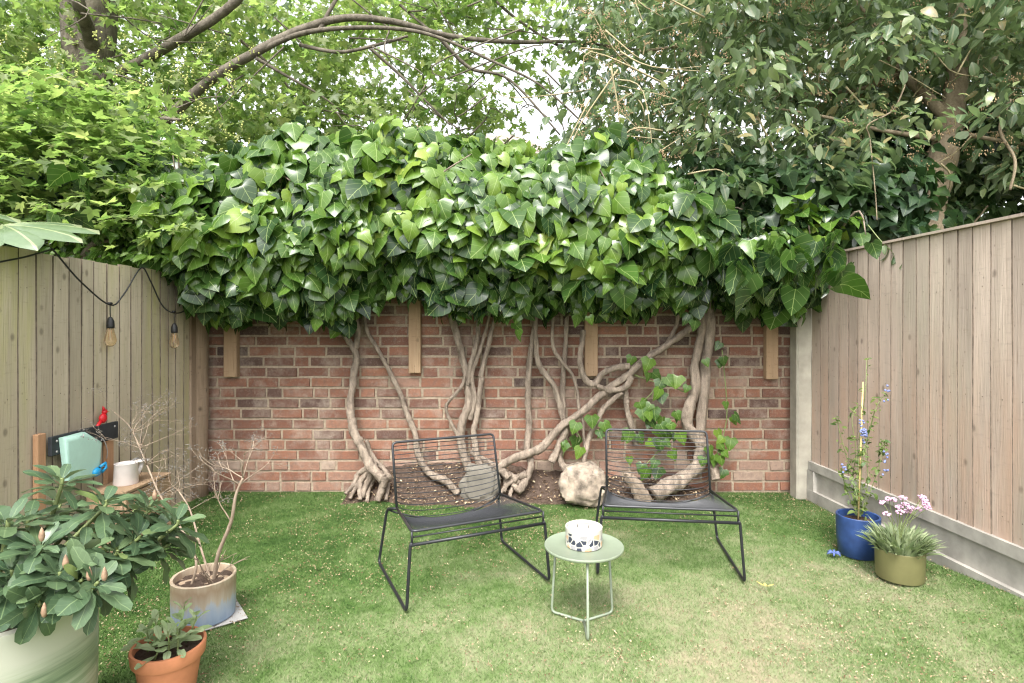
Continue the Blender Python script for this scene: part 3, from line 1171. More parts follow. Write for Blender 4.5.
TOPV = [(60, 215), (110, 195), (150, 158), (200, 140), (300, 124), (380, 112), (430, 128), (500, 140), (560, 140), (620, 124), (660, 140), (690, 180), (730, 206), (840, 232), (900, 235)]
BOTV = [(60, 230), (120, 235), (160, 290), (200, 318), (240, 318), (300, 318), (340, 308), (400, 292), (440, 302), (480, 302), (520, 318), (560, 304), (600, 312), (650, 298), (700, 308), (745, 312), (790, 306), (840, 300), (900, 270)]


def ivy_profile(u):
    zt = EYE + (HY - interp(u, TOPV)) / F * 3.72
    zb = EYE + (HY - interp(u, BOTV) + 13 + 11 * nz((u * .03, 0, 0), 1.0) + 7 * nz((u * .09, 4, 0), 1.0)) / F * 3.5
    return zt, zb


def ivy_shell(n, u0, u1, depth, sz, tint_f, inner=False):
    pos, nr, tp, size, tint = [], [], [], [], []
    while len(pos) < n:
        u = random.uniform(u0, u1)
        zt, zb = ivy_profile(u)
        x = (u - CX) / F * 3.6
        prof = [(4.02, zb - .06), (3.84, zb - .04), (3.58, zb + .13), (3.40, zb + .36), (3.47, zt - .30), (3.66, zt - .08), (3.95, zt), (4.35, zt - .08)]
        ends = max(0, (165 - u) / 100, (u - 800) / 60)
        prof = [(yy + .22 * min(1, ends) * (1 if yy < 3.9 else 0), zz) for yy, zz in prof]
        d = [math.hypot(prof[i + 1][0] - prof[i][0], prof[i + 1][1] - prof[i][1]) for i in range(7)]
        s_ = random.uniform(0, sum(d) - .12)
        i = 0
        while s_ > d[i] and i < 6:
            s_ -= d[i]
            i += 1
        q = s_ / d[i]
        yy = prof[i][0] * (1 - q) + prof[i + 1][0] * q
        zz = prof[i][1] * (1 - q) + prof[i + 1][1] * q
        ny_, nz_ = -(prof[i + 1][1] - prof[i][1]) / d[i], (prof[i + 1][0] - prof[i][0]) / d[i]
        lump = .16 * nz((x, yy, zz), 2.4) + .10 * nz((x, yy, zz + 5), 6.0)
        off = lump - (random.random() ** 1.6) * depth
        p = Vector((x * (1 + (yy - 3.6) * .12), yy + ny_ * off, zz + nz_ * off))
        if p.x > fence_x(p.y) - .16 and p.y < 3.68:
            continue
        if p.x < LX + .03 and p.z < 1.56 or p.x > fence_x(p.y) - .02 and p.z < 1.7:
            continue
        pos.append(p)
        nr.append((random.gauss(0, .5), ny_ * .7 - .3 + random.gauss(0, .35), max(nz_, 0) * .6 + .62 + random.gauss(0, .35)))
        tp.append((random.gauss(0, .6), ny_ * .45 + random.gauss(0, .3), -.8 + random.gauss(0, .32)))
        size.append(sz * (.45 + .8 * random.betavariate(2, 1.6)))
        tint.append(tint_f(off - lump, p))
    return [np.array(a) for a in (pos, nr, tp, size, tint)]


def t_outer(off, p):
    fresh_shade = .47 + .38 * nz(p, 1.9) + .2 * nz(p, 6) + random.gauss(0, .16) + off * 2.2
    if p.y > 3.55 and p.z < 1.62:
        fresh_shade -= .26  # shade under the overhang put into the tint of recessed leaves
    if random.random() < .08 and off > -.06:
        fresh_shade += .22
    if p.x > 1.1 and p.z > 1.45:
        fresh_shade -= .2
    return max(0, min(1, fresh_shade))


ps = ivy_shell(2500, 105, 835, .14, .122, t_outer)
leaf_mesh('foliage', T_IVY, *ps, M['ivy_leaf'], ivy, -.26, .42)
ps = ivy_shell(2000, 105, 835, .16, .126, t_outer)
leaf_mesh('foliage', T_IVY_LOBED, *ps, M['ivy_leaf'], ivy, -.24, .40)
# loose strands that hang below the mass, each a string of leaves
pos, nr, tp, sz, tn = [], [], [], [], []
for i in range(46):
    u = random.uniform(165, 825)
    zt, zb = ivy_profile(u)
    x, y_ = (u - CX) / F * 3.75, random.uniform(3.65, 3.95)
    L = random.uniform(.06, .22)
    k_ = max(2, int(L / .035))
    tone = random.gauss(.36, .2)
    for j in range(k_):
        q = j / max(1, k_ - 1)
        pos.append((x + random.gauss(0, .02), y_ + random.gauss(0, .015), zb + .06 - L * q))
        nr.append((random.gauss(0, .45), -.75, .5 + random.gauss(0, .25)))
        tp.append((random.gauss(0, .45), -.2, -.9))
        sz.append(random.uniform(.075, .125) * (1 - .3 * q))
        tn.append(max(0, min(1, tone + random.gauss(0, .1))))
leaf_mesh('hanging_strands', T_IVY_LOBED, pos, nr, tp, np.array(sz), np.array(tn), M['ivy_leaf'], ivy, -.2, .35)['kind'] = 'stuff'
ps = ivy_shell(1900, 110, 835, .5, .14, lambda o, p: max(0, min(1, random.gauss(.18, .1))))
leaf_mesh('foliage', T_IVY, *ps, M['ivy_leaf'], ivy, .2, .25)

# twigs inside the canopy
m = MB()
for i in range(130):
    u = random.uniform(170, 820)
    zt, zb = ivy_profile(u)
    a = Vector(((u - CX) / F * 3.8, random.uniform(3.8, 4.05), random.uniform(zb, zb + .3)))
    b = a + Vector((random.gauss(0, .15), -random.uniform(.05, .3), random.uniform(.15, .5)))
    c = b + Vector((random.gauss(0, .15), -random.uniform(.0, .15), random.uniform(-.05, .3)))
    c.z = min(c.z, zt - .1)
    sp, sr = spline([a, b, c], 5, [.012, .008, .003])
    m.tube(sp, sr, 5)
m.build('twig', M['ivy_bark'], ivy)

# sprigs of ivy climbing low on the wall among the stems
SP = [(215, 245), (270, 250), (265, 290), (300, 310), (330, 310), (360, 300), (370, 330), (300, 340), (240, 380), (250, 400), (285, 400), (310, 420), (330, 440), (290, 450), (210, 465),
      (45, 430), (45, 465), (10, 500), (60, 510), (120, 465), (90, 420), (250, 490), (300, 490), (330, 520), (200, 540), (260, 580), (130, 440), (430, 245), (480, 250), (485, 205),
      (495, 380), (510, 410), (470, 460), (480, 485), (500, 480), (455, 530), (480, 530), (490, 580), (430, 540), (345, 400), (270, 430), (320, 460), (350, 470), (310, 500), (230, 460), (275, 385), (445, 515), (470, 510),
      (180, 100), (290, 545), (250, 560), (300, 570)]
pos, nr, tp, sz, tn = [], [], [], [], []
SP.sort(key=lambda q: (q[0] > 150) + (q[0] > 400))
zone = lambda q: (q[0] > 150) + (q[0] > 400)
for j_, (a, b) in enumerate(SP):
    for k in range(random.choice((1, 2, 2))):
        q = P(560 + a / 2.969 + random.gauss(0, 2), 280 + b / 2.969 + random.gauss(0, 2) - 5, 3.93 + random.uniform(-.06, .05))
        pos.append(q)
        nr.append((random.gauss(0, .35), -.9, .35 + random.gauss(0, .25)))
        tp.append((random.gauss(0, .5), -.25, -.85))
        sz.append(random.uniform(.055, .10))
        tn.append(max(0, min(1, random.gauss(.43, .15))))
    if j_ == len(SP) - 1 or zone(SP[j_ + 1]) != zone(SP[j_]):
        leaf_mesh('sprig', T_IVY_LOBED, pos, nr, tp, np.array(sz), np.array(tn), M['ivy_leaf'], ivy, -.15, .25)
        pos, nr, tp, sz, tn = [], [], [], [], []
for pts in ([(628, 372), (648, 380), (668, 385), (684, 392)], [(660, 425), (650, 410), (640, 405), (650, 395), (662, 380)], [(722, 350), (727, 410), (722, 440), (716, 460), (724, 478)],
            [(575, 430), (580, 440), (566, 450), (562, 458)], [(640, 470), (655, 455), (665, 440), (660, 425), (655, 415)]):
    m = MB()
    m.tube(spline([P(u, v, 3.98) for u, v in pts], 5), .004, 5)
    m.build('runner', M['green_stem'], ivy)

# ------------------------------------------------------------------ stones
def rock(u0, u1, v0, v1, dep, mat, label, rough=.22, seed=0):
    vb = v1
    y = F * EYE / (vb - HY)
    cx = ((u0 + u1) / 2 - CX) / F * y
    hw = (u1 - u0) / 2 / F * y
    hh = (v1 - v0) / F * y
    m_ = MB()
    c_ = Vector((0, 0, 0))
    v, f = [], []
    seg, rings = 44, 30
    for i in range(rings + 1):
        th = math.pi * i / rings
        for k in range(seg):
            a = 2 * math.pi * k / seg
            d_ = Vector((math.sin(th) * math.cos(a), math.sin(th) * math.sin(a), math.cos(th)))
            # squarish body with broken faces
            p_ = Vector([math.copysign(abs(t) ** .74, t) for t in d_])
            n_ = 1 + rough * (noise.noise(d_ * 1.6 + Vector((seed, 0, 0))) + .5 * noise.noise(d_ * 4 + Vector((seed, 5, 0))) + .25 * noise.noise(d_ * 9 + Vector((seed, 9, 0))) + .16 * noise.noise(d_ * 24))
            v.append(Vector((p_.x * hw * .98, p_.y * dep, p_.z * hh * .5)) * n_ + Vector((cx, y + dep * .8, hh * .47)))
    for i in range(rings):
        for k in range(seg):
            f.append((i * seg + k, (i + 1) * seg + k, (i + 1) * seg + (k + 1) % seg, i * seg + (k + 1) % seg))
    m_.add(v, f)
    o_ = m_.build('rock', mat, None, (cx, y + dep * .8, 0), smooth=True)
    sharp(o_, 28)
    return tag(o_, label, 'rock')


rock(561, 609, 466, 509, .13, M['rock'], 'large pale pitted boulder beside the right chair', .17, 11)
rock(461, 499, 467, 505, .07, M['slab'], 'flat grey stone slab behind the left chair', .22, 23)

# ------------------------------------------------------------------ lounge chairs
def make_chair():
    root = empty('lounge_chair', (0, 0, 0), 'black wire lounge chair on the left, turned towards the table', 'chair', 'black wire lounge chairs on the turf')
    fw, rw = .311, .275                                     # half widths of the seat frame, front and rear
    yf, yr, zf, zr = -.26, .155, .332, .306
    yt, zt = .248, .606
    R1 = .0062
    # seat: closed rod frame with cross wires that sag towards the back
    m = MB()
    m.tube(fillet([(-rw, yr, zr), (-fw, yf, zf), (fw, yf, zf), (rw, yr, zr)], .03), R1, 8)
    nw = 20
    for k in range(1, nw + 1):
        q = k / (nw + 1)
        hw = fw + (rw - fw) * q
        y0, z0 = yf + (yr - yf) * q, zf + (zr - zf) * q
        sag = .006 + .070 * q ** 1.5
        m.tube([(hw * math.sin(t * math.pi / 2), y0, z0 - sag * (1 - abs(t) ** 2.2)) for t in np.linspace(-1, 1, 13)], .0020, 5)
    m.build('seat', M['wire_metal'], root)
    # backrest
    m = MB()
    m.tube(fillet([(-rw, yr, zr), (-rw, yt, zt), (rw, yt, zt), (rw, yr, zr)], .025), R1, 8)
    nb = 15
    for k in range(0, nb):
        q = k / nb
        y0, z0 = yr + (yt - yr) * q, zr + (zt - zr) * q
        bow = .030 * (1 - .4 * q)
        dz = -.076 * (1 - q) ** 2
        m.tube([(rw * math.sin(t * math.pi / 2), y0 + bow * (1 - abs(t) ** 2.2), z0 + dz * (1 - abs(t) ** 2.2)) for t in np.linspace(-1, 1, 13)], .0022, 5)
    m.build('backrest', M['wire_metal'], root)
    # sled legs
    for s_ in (-1, 1):
        m = MB()
        m.tube(fillet([(s_ * rw, yr, zr - .004), (s_ * .302, .243, .28), (s_ * .3365, .274, .008), (s_ * .3365, -.274, .008), (s_ * .318, -.262, .274), (s_ * .311, -.262, .286)], .03), .0068, 8)
        m.build('leg', M['black_metal'], root)
    m = MB()
    m.tube([(-.318, -.262, .276), (.318, -.262, .276)], .0075, 8)
    for s_ in (-1, 1):
        m.tube([(s_ * .310, -.262, .276), (s_ * .311, yf, zf)], .005, 6)
    m.tube([(-.311, -.255, .306), (.311, -.255, .306)], .0035, 6)
    m.build('front_rail', M['black_metal'], root)
    m = MB()
    m.tube(spline([(-.302, .243, .28), (-rw + .01, .2, .268), (-.14, .178, .232), (0, .172, .222), (.14, .178, .232), (rw - .01, .2, .268), (.302, .243, .28)], 5), .0045, 8)
    m.build('rear_rail', M['black_metal'], root)
    return root


chair = make_chair()
chair.location = (-.2465, 2.75, .004)
chair.rotation_euler.z = math.radians(24.9)
c2 = chair.copy()
COL.objects.link(c2)
for ch in list(chair.children):
    k = ch.copy()
    COL.objects.link(k)
    k.parent = c2
c2['label'] = 'black wire lounge chair on the right, facing forwards beside the boulder'
c2.location = (.775, 2.945, .004)
c2.rotation_euler.z = math.radians(-7)

# ------------------------------------------------------------------ side table and candle
TX, TY, TZ = .290, 2.300, .314
tb = empty('side_table', (TX, TY, 0), 'small round sage green metal side table between the chairs', 'table')
m = MB()
m.lathe((TX, TY, 0), [(.0, TZ - .014), (.150, TZ - .014), (.158, TZ - .010), (.160, TZ - .003), (.158, TZ), (.154, TZ), (.151, TZ - .003), (0, TZ - .003)], 64, close=False)
sharp(m.build('tabletop', M['sage_metal'], tb), 50)
for k in range(3):
    a = math.radians(-91 + 120 * k)
    d = Vector((math.cos(a), math.sin(a), 0))
    c = Vector((TX, TY, 0))
    m = MB()
    m.tube(fillet([c + d * .125 + Vector((0, 0, TZ - .012)), c + d * .146 + Vector((0, 0, .006)), c + d * .003 + Vector((0, 0, .006))], .022), .0052, 8)
    m.build('leg', M['sage_metal'], tb)

cd = empty('candle', (TX + .001, TY, TZ - .003), 'two-wick candle in a white terrazzo patterned ceramic jar', 'candle')
m = MB()
z0 = TZ - .003
m.lathe((TX, TY, z0), [(.0, 0), (.068, 0), (.073, .004), (.074, .066), (.0745, .068), (.0745, .078), (.0725, .079), (.070, .078), (.069, .064), (0, .064)], 48, close=False)
sharp(m.build('jar', M['terrazzo'], cd), 45)
m = MB()
m.lathe((TX, TY, z0), [(.0, .070), (.0685, .070), (.0685, .065)], 40, close=False)
m.build('wax', M['wax'], cd)
for s_ in (-1, 1):
    m = MB()
    m.tube([(TX + s_ * .022 - .004, TY - s_ * .006, z0 + .070), (TX + s_ * .022 - .003, TY - s_ * .006, z0 + .082)], .0016, 6)
    m.build('wick', M['wick'], cd)


# ------------------------------------------------------------------ potted plants
def pot_mesh(c, prof, mat, parent, n=48, soil_r=None, soil_z=None, ang=40):
    m_ = MB()
    m_.lathe(c, prof, n, close=False)
    p_ = m_.build('pot', mat, parent)
    sharp(p_, ang)
    if soil_r:
        m_ = MB()
        v, f = [(c[0], c[1], c[2] + soil_z + .008)], []
        rings = 5
        for i in range(1, rings + 1):
            for k in range(32):
                a = 2 * math.pi * k / 32
                rr = soil_r * i / rings
                x_, y_ = c[0] + rr * math.cos(a), c[1] + rr * math.sin(a)
                v.append((x_, y_, c[2] + soil_z + .012 * nz((x_, y_, 0), 30)))
        for k in range(32):
            f.append((0, 1 + k, 1 + (k + 1) % 32))
            for i in range(rings - 1):
                f.append((1 + i * 32 + k, 1 + (i + 1) * 32 + k, 1 + (i + 1) * 32 + (k + 1) % 32, 1 + i * 32 + (k + 1) % 32))
        m_.add(v, f)
        m_.build('soil', M['pot_soil'], p_)
    return p_


# rhododendron in the big pale green pot
RC = Vector((-1.345, 1.5, 0))
rh = empty('rhododendron', RC, 'rhododendron with dark leathery leaves in a big pale green glazed pot', 'potted plant')
pot_mesh(RC, [(0, 0), (.18, 0), (.195, .01), (.206, .12), (.209, .3), (.210, .44), (.214, .452), (.214, .466), (.194, .468), (.19, .46), (.19, .40), (0, .40)], M['big_pot'], rh, 64, .188, .435)
WH = [(62, 478, 1.62, 1), (106, 500, 1.62, .7), (28, 520, 1.55, .6), (68, 525, 1.66, .8), (150, 505, 1.75, .6), (118, 520, 1.8, .8), (178, 520, 1.7, .5), (8, 520, 1.45, .8), (40, 545, 1.42, .6), (85, 548, 1.5, .6),
      (118, 550, 1.55, .4), (140, 535, 1.62, .3), (155, 530, 1.7, .5), (12, 570, 1.38, .3), (60, 572, 1.4, .5), (98, 582, 1.42, .2), (40, 606, 1.36, -.3), (12, 585, 1.36, .1), (82, 580, 1.42, .1),
      (5, 545, 1.5, .7), (130, 560, 1.62, .1), (168, 545, 1.7, .1), (60, 500, 1.8, .9), (90, 515, 1.85, .9), (30, 560, 1.6, .8), (75, 560, 1.7, .7), (110, 575, 1.7, .3), (135, 505, 1.9, .8), (-25, 540, 1.5, .8), (-30, 580, 1.4, .5)]
stems = MB()
buds = []
pos, nr, tp, sz, tn = [], [], [], [], []
for (u, v, yy, upw) in WH:
    c = P(u, v, yy)
    base = Vector((RC.x + random.gauss(0, .05), RC.y + random.gauss(0, .05), .43))
    axis = (c - base).normalized() * .55 + Vector((0, 0, upw))
    axis.normalize()
    mid = base * .45 + c * .55 + Vector((0, 0, -.03))
    sp, sr = spline([base, mid, c - axis * .03, c], 5, [.009, .007, .005, .0045])
    stems.tube(sp, sr, 6, .5, .1)
    if random.random() < .22:
        buds.append((c + axis * .028, (.0075, .0075, .019)))
    e1 = axis.orthogonal().normalized()
    e2 = axis.cross(e1)
    for ring, (nl, el, s0) in enumerate(((5, .95, .075), (6, .38, .108), (5, -.12, .105))):
        for k in range(nl):
            a = 2 * math.pi * (k + .5 * ring) / nl + random.gauss(0, .2)
            out = e1 * math.cos(a) + e2 * math.sin(a)
            d = (out + axis * (el + random.gauss(0, .15))).normalized()
            pos.append(c - axis * (.006 + .012 * ring) + out * .006)
            tp.append(d)
            nr.append((axis - out * el * .6) + Vector((0, 0, .35)))
            sz.append(s0 * random.uniform(.72, 1.02))
            tn.append(max(0, min(1, random.gauss(.42, .22))))
leaf_mesh('leaves', T_RHODO, [tuple(p) for p in pos], [tuple(p) for p in nr], [tuple(p) for p in tp], np.array(sz), np.array(tn), M['rhodo_leaf'], rh, .22, .18)
stems.build('stem', M['green_stem'], rh)
for c, r_ in buds:
    m = MB()
    m.lathe(c, [(.0, -.016), (.005, -.012), (.0072, -.002), (.0055, .008), (.002, .018), (0, .021)], 8, close=False)
    m.build('bud', M['bud'], rh)

# dried plant in the beige and blue pot
DC = Vector((-1.262, 2.335, .008))
dp = empty('dried_plant', DC, 'bare dried plant with twiggy stems in a beige and blue glazed pot', 'potted plant')
pot_mesh(DC, [(0, 0), (.110, 0), (.116, .006), (.119, .05), (.120, .158), (.1215, .166), (.119, .170), (.110, .168), (.107, .14), (0, .14)], M['two_tone'], dp, 48, .107, .142)
m = MB()
sd_ = MB()


def twig(a, d, L, r_, depth, seedy):
    pts_ = [a]
    dd = d.normalized()
    for i in range(4):
        dd = (dd + Vector((random.gauss(0, .16), random.gauss(0, .16), random.gauss(.02, .12)))).normalized()
        pts_.append(pts_[-1] + dd * L / 4)
    sp_, sr_ = spline(pts_, 3, [r_, r_ * .9, r_ * .75, r_ * .6, r_ * .45])
    m.tube(sp_, sr_, 5)
    if depth > 0:
        for k in range(random.choice((2, 3, 3))):
            q = random.uniform(.45, 1)
            b_ = pts_[min(4, int(q * 4) + 1)]
            nd = (dd + Vector((random.gauss(0, .65), random.gauss(0, .65), random.gauss(.1, .45)))).normalized()
            twig(b_, nd, L * random.uniform(.4, .65), r_ * .55, depth - 1, seedy)
    elif seedy and random.random() < .9:
        for k in range(6):
            p_ = pts_[-1] + Vector((random.gauss(0, .010), random.gauss(0, .008), random.gauss(0, .006)))
            sd_.tube([p_ - Vector((random.gauss(0, .006), 0, random.gauss(0, .004))), p_], .0013, 3)


def path(pts_, r0, r1):
    sp_, sr_ = spline(pts_, 6, list(np.linspace(r0, r1, len(pts_))))
    m.tube(sp_, sr_, 7, .5, .15)
    return sp_


pa = path([DC + Vector((.03, .02, .13)), P(218, 555, 2.34), P(231, 522, 2.33), P(236, 495, 2.32), P(243, 478, 2.33)], .009, .005)
for (u, v) in ((243, 478), (240, 485)):
    for k in range(3):
        twig(P(u, v, 2.33), Vector((random.gauss(0, .8), random.gauss(0, .4), .6)), .13, .003, 2, True)
twig(P(230, 520, 2.33), Vector((-.6, 0, .8)), .13, .003, 2, False)
pb = path([DC + Vector((-.04, -.02, .13)), P(196, 560, 2.32), P(182, 530, 2.4), P(160, 495, 2.5), P(147, 465, 2.6), P(133, 432, 2.7)], .006, .003)
for (u, v, q) in ((133, 432, 2.7), (147, 465, 2.6), (160, 495, 2.5), (140, 448, 2.65)):
    for k in range(5):
        twig(P(u, v, q), Vector((random.gauss(.3, .8), random.gauss(0, .4), .5)), .14, .0018, 2, True)
pc = path([DC + Vector((.0, .05, .13)), P(200, 545, 2.45), P(190, 510, 2.55), P(178, 490, 2.6)], .005, .003)
for (u, v, q) in ((178, 490, 2.6), (190, 510, 2.55), (200, 540, 2.45)):
    for k in range(3):
        twig(P(u, v, q), Vector((random.gauss(.1, .9), random.gauss(0, .4), .3)), .13, .0015, 2, True)
for k in range(4):
    twig(DC + Vector((.03 + random.gauss(0, .02), .0 + random.gauss(0, .03), .14)), Vector((random.gauss(.1, .5), random.gauss(0, .5), .8)), random.uniform(.08, .2), .0035, 1, False)
m.build('stems', M['twig'], dp)
sd_.build('seed_heads', M['seed'], dp)
m = MB()
a, b = P(222, 573, 2.33), P(238, 556, 2.30)
dv = (b - a)
sdv = Vector((.012, 0, .012))
m.add([a - sdv, a + sdv, b + sdv, b - sdv, a - sdv + Vector((0, .003, 0)), a + sdv + Vector((0, .003, 0)), b + sdv + Vector((0, .003, 0)), b - sdv + Vector((0, .003, 0))],
      [(0, 1, 2, 3), (7, 6, 5, 4), (0, 4, 5, 1), (1, 5, 6, 2), (2, 6, 7, 3), (3, 7, 4, 0)])
m.build('plant_label', M['plant_label'], dp, smooth=False)
m = MB()
m.box((-.112, -.112, 0), (.112, .112, .006), bev=.002)
o = m.build('paving_tile', M['grey_tile'], None, None, smooth=False)
o.location = (-1.235, 2.345, .002)
o.rotation_euler.z = math.radians(38)
tag(o, 'square grey paving tile under the beige and blue pot', 'paving tile')

# young sage in the terracotta pot
SCN = Vector((-1.108, 1.84, 0))
sg = empty('sage_plant', SCN, 'young leafy herb in an orange terracotta pot', 'potted plant')
pot_mesh(SCN, [(0, 0), (.072, 0), (.075, .004), (.094, .128), (.103, .130), (.1055, .134), (.109, .168), (.1075, .173), (.100, .173), (.097, .165), (.091, .13), (0, .13)], M['terracotta'], sg, 48, .094, .152)
m = MB()
pos, nr, tp, sz, tn = [], [], [], [], []
for k in range(8):
    a = k * 2.4 + random.uniform(-.4, .4)
    rr = .02 + .06 * math.sqrt(k / 8)
    b = SCN + Vector((rr * math.cos(a), rr * math.sin(a) * .8, .15))
    t = b + Vector((random.gauss(0, .022) + .4 * rr * math.cos(a), random.gauss(0, .02), random.uniform(.05, .125)))
    m.tube([b, (b + t) / 2 + Vector((.003, 0, 0)), t], [.003, .0025, .002], 5)
    nl = 8
    for j in range(nl):
        q = .25 + .75 * j / (nl - 1)
        an = j * 2.4 + a
        o_ = Vector((math.cos(an), math.sin(an), 0))
        pos.append(b * (1 - q) + t * q)
        d_ = o_ + Vector((0, 0, .1 + 1.7 * q * q))
        tp.append(d_)
        nr.append(Vector((0, 0, 1)) - o_ * .4)
        sz.append(random.uniform(.05, .078) * (1.15 - .5 * q))
        tn.append(random.random())
leaf_mesh('leaves', T_RHODO, [tuple(p) for p in pos], [tuple(p) for p in nr], [tuple(p) for p in tp], np.array(sz), np.array(tn), M['sage_leaf'], sg, .3, .2)
m.build('stems', M['green_stem'], sg)

# blue pot with a caned climber
BC = Vector((1.812, 2.985, 0))
bp = empty('flowering_climber', BC, 'tall thin climber with small blue flowers on a cane in a blue pot', 'potted plant')
pot_mesh(BC, [(0, 0), (.086, 0), (.092, .006), (.1, .09), (.103, .19), (.103, .205), (.100, .208), (.093, .206), (.090, .17), (0, .17)], M['blue_glaze'], bp, 48, .091, .175)
m = MB()
cane_t = P(863, 382, 2.99)
m.tube([BC + Vector((.0, .0, .15)), cane_t], .0045, 7)
m.build('cane', M['cane'], bp)
m = MB()
fl = MB()
pos, nr, tp, sz, tn = [], [], [], [], []
ST = [[(857, 512), (858, 470), (860, 430), (865, 395), (867, 358)], [(858, 512), (853, 480), (856, 450), (852, 420), (858, 405)], [(862, 512), (868, 480), (866, 450), (872, 420), (880, 400), (886, 396)],
      [(862, 512), (878, 470), (884, 440), (884, 455)], [(856, 512), (845, 485), (842, 470)], [(861, 510), (862, 460), (870, 430), (875, 410)], [(858, 500), (850, 470), (838, 425), (840, 420)]]
for s_ in ST:
    sp = spline([P(u, v, 2.99 + random.gauss(0, .03)) for u, v in s_], 8)
    m.tube(sp, .0018, 5)
    for q in sp:
        dens = 3 if q.z < .62 else 1.3
        for k in range(int(dens * .75 + random.random())):
            pos.append(q + Vector((random.gauss(0, .010), random.gauss(0, .010), random.gauss(0, .010))))
            d_ = Vector((random.gauss(0, 1), random.gauss(0, 1), random.gauss(.2, .6)))
            tp.append(d_)
            nr.append(Vector((random.gauss(0, .5), -.4, 1)))
            sz.append(random.uniform(.016, .036))
            tn.append(random.random())
for (u, v, n_) in ((863, 432, 14), (866, 437, 10), (886, 395, 6), (886, 457, 5), (885, 470, 5), (845, 470, 5), (860, 425, 5)):
    fl = MB()
    for k in range(n_):
        q = P(u + random.gauss(0, 2), v + random.gauss(0, 3.5), 2.97 + random.gauss(0, .01))
        fl.blob(q, (.007, .005, .006), 6, 4, .3)
    fl.build('flower_cluster', M['blue_flower'], bp)
m.build('stems', M['green_stem'], bp)
leaf_mesh('leaves', T_OVAL, [tuple(p) for p in pos], [tuple(p) for p in nr], [tuple(p) for p in tp], np.array(sz), np.array(tn), M['small_leaf'], bp)

# olive pot with pink thrift
OC = Vector((1.83, 2.69, .012))
op = empty('flowering_plant', OC, 'grey green tuft with pale pink flower heads in an olive green pot', 'potted plant')
pot_mesh(OC, [(0, 0), (.097, 0), (.099, .003), (.102, .130), (.103, .133), (.102, .136), (.099, .135), (.097, .11), (0, .11)], M['olive'], op, 48, .097, .117)
pos, nr, tp, sz, tn = [], [], [], [], []
for k in range(620):
    a, rr = random.uniform(0, 6.28), .092 * math.sqrt(random.random())
    b = OC + Vector((rr * math.cos(a), rr * math.sin(a), .115))
    o_ = Vector((math.cos(a), math.sin(a), 0)) * (rr / .1) * random.uniform(.1, .6)
    pos.append(b)
    tp.append(o_ + Vector((random.gauss(0, .25), random.gauss(0, .25), 1)))
    nr.append(Vector((-math.cos(a), -math.sin(a), .6)))
    sz.append(random.uniform(.05, .125))
    tn.append(random.random())
leaf_mesh('leaves', half_template([(.03, 0), (.075, .4), (.05, .8), (.0, 1.0)], [0, .4, .8, 1.0]), [tuple(p) for p in pos], [tuple(p) for p in nr], [tuple(p) for p in tp], np.array(sz), np.array(tn), M['thrift_leaf'], op, .3, .35)
m = MB()
fl = MB()
HD = [(883, 503), (889, 499), (899, 507), (903, 498), (908, 511), (900, 512), (922, 497), (926, 504), (928, 508), (893, 500), (918, 509), (911, 508), (887, 514), (924, 500), (905, 504)]
for (u, v) in HD:
    q = P(u, v, 2.66 + random.uniform(-.05, .07))
    b = OC + Vector((random.uniform(-.05, .05), random.uniform(-.05, .05), .115))
    m.tube(spline([b, b * .5 + q * .5 + Vector((0, 0, .02)), q], 4), .0014, 5)
    fl = MB()
    for k in range(16):
        d_ = Vector((random.gauss(0, 1), random.gauss(0, 1), random.gauss(.3, .8))).normalized()
        fl.blob(q + Vector((d_.x * .014, d_.y * .014, d_.z * .008)), (.006, .006, .0045), 6, 4, .3)
    fl.build('flower_head', M['pink_flower'], op)
m.build('flower_stalks', M['green_stem'], op)

# blue peg and fallen yellow leaf
q = G(834, 557)
m = MB()
for k in range(6):
    a = k * 1.05
    m.tube([q + Vector((0, 0, .018)), q + Vector((.02 * math.cos(a), .02 * math.sin(a), .026)), q + Vector((.036 * math.cos(a), .034 * math.sin(a), .016))], [.005, .007, .003], 5)
tag(m.build('fallen_flower', mat_plain('faded_blue_flower', (.08, .12, .30), .7), None, q), 'faded blue fallen flower on the turf beside the blue pot', 'flower')
q = G(766, 592)
tag(leaf_mesh('fallen_leaf', palmate([-75, 0, 70], [1, .8, .9], .2), [(q.x, q.y, .026)] * 1, [(0, -.3, 1)], [(.2, .9, .1)], [.045], np.array([.5]), M['yellow_leaf'], None, .2, .1, origin=(q.x, q.y, .02)), 'small curled yellow leaf lying on the turf', 'leaf')

# ------------------------------------------------------------------ things on the left fence
FX = LX + .012


def FP(u, v, x=FX):
    y_ = x * F / (u - CX)
    return Vector((x, y_, EYE - (v - HY) / F * y_))


def slab_on_fence(mb, pts, x0, x1, tint=.5):
    """outline given as (y, z), thickness x0..x1"""
    n_ = len(pts)
    v = [(x0, a, b) for a, b in pts] + [(x1, a, b) for a, b in pts]
    f = [tuple(range(n_)), tuple(range(2 * n_ - 1, n_ - 1, -1))] + [(i, n_ + i, n_ + (i + 1) % n_, (i + 1) % n_) for i in range(n_)]
    mb.add(v, f, tint)


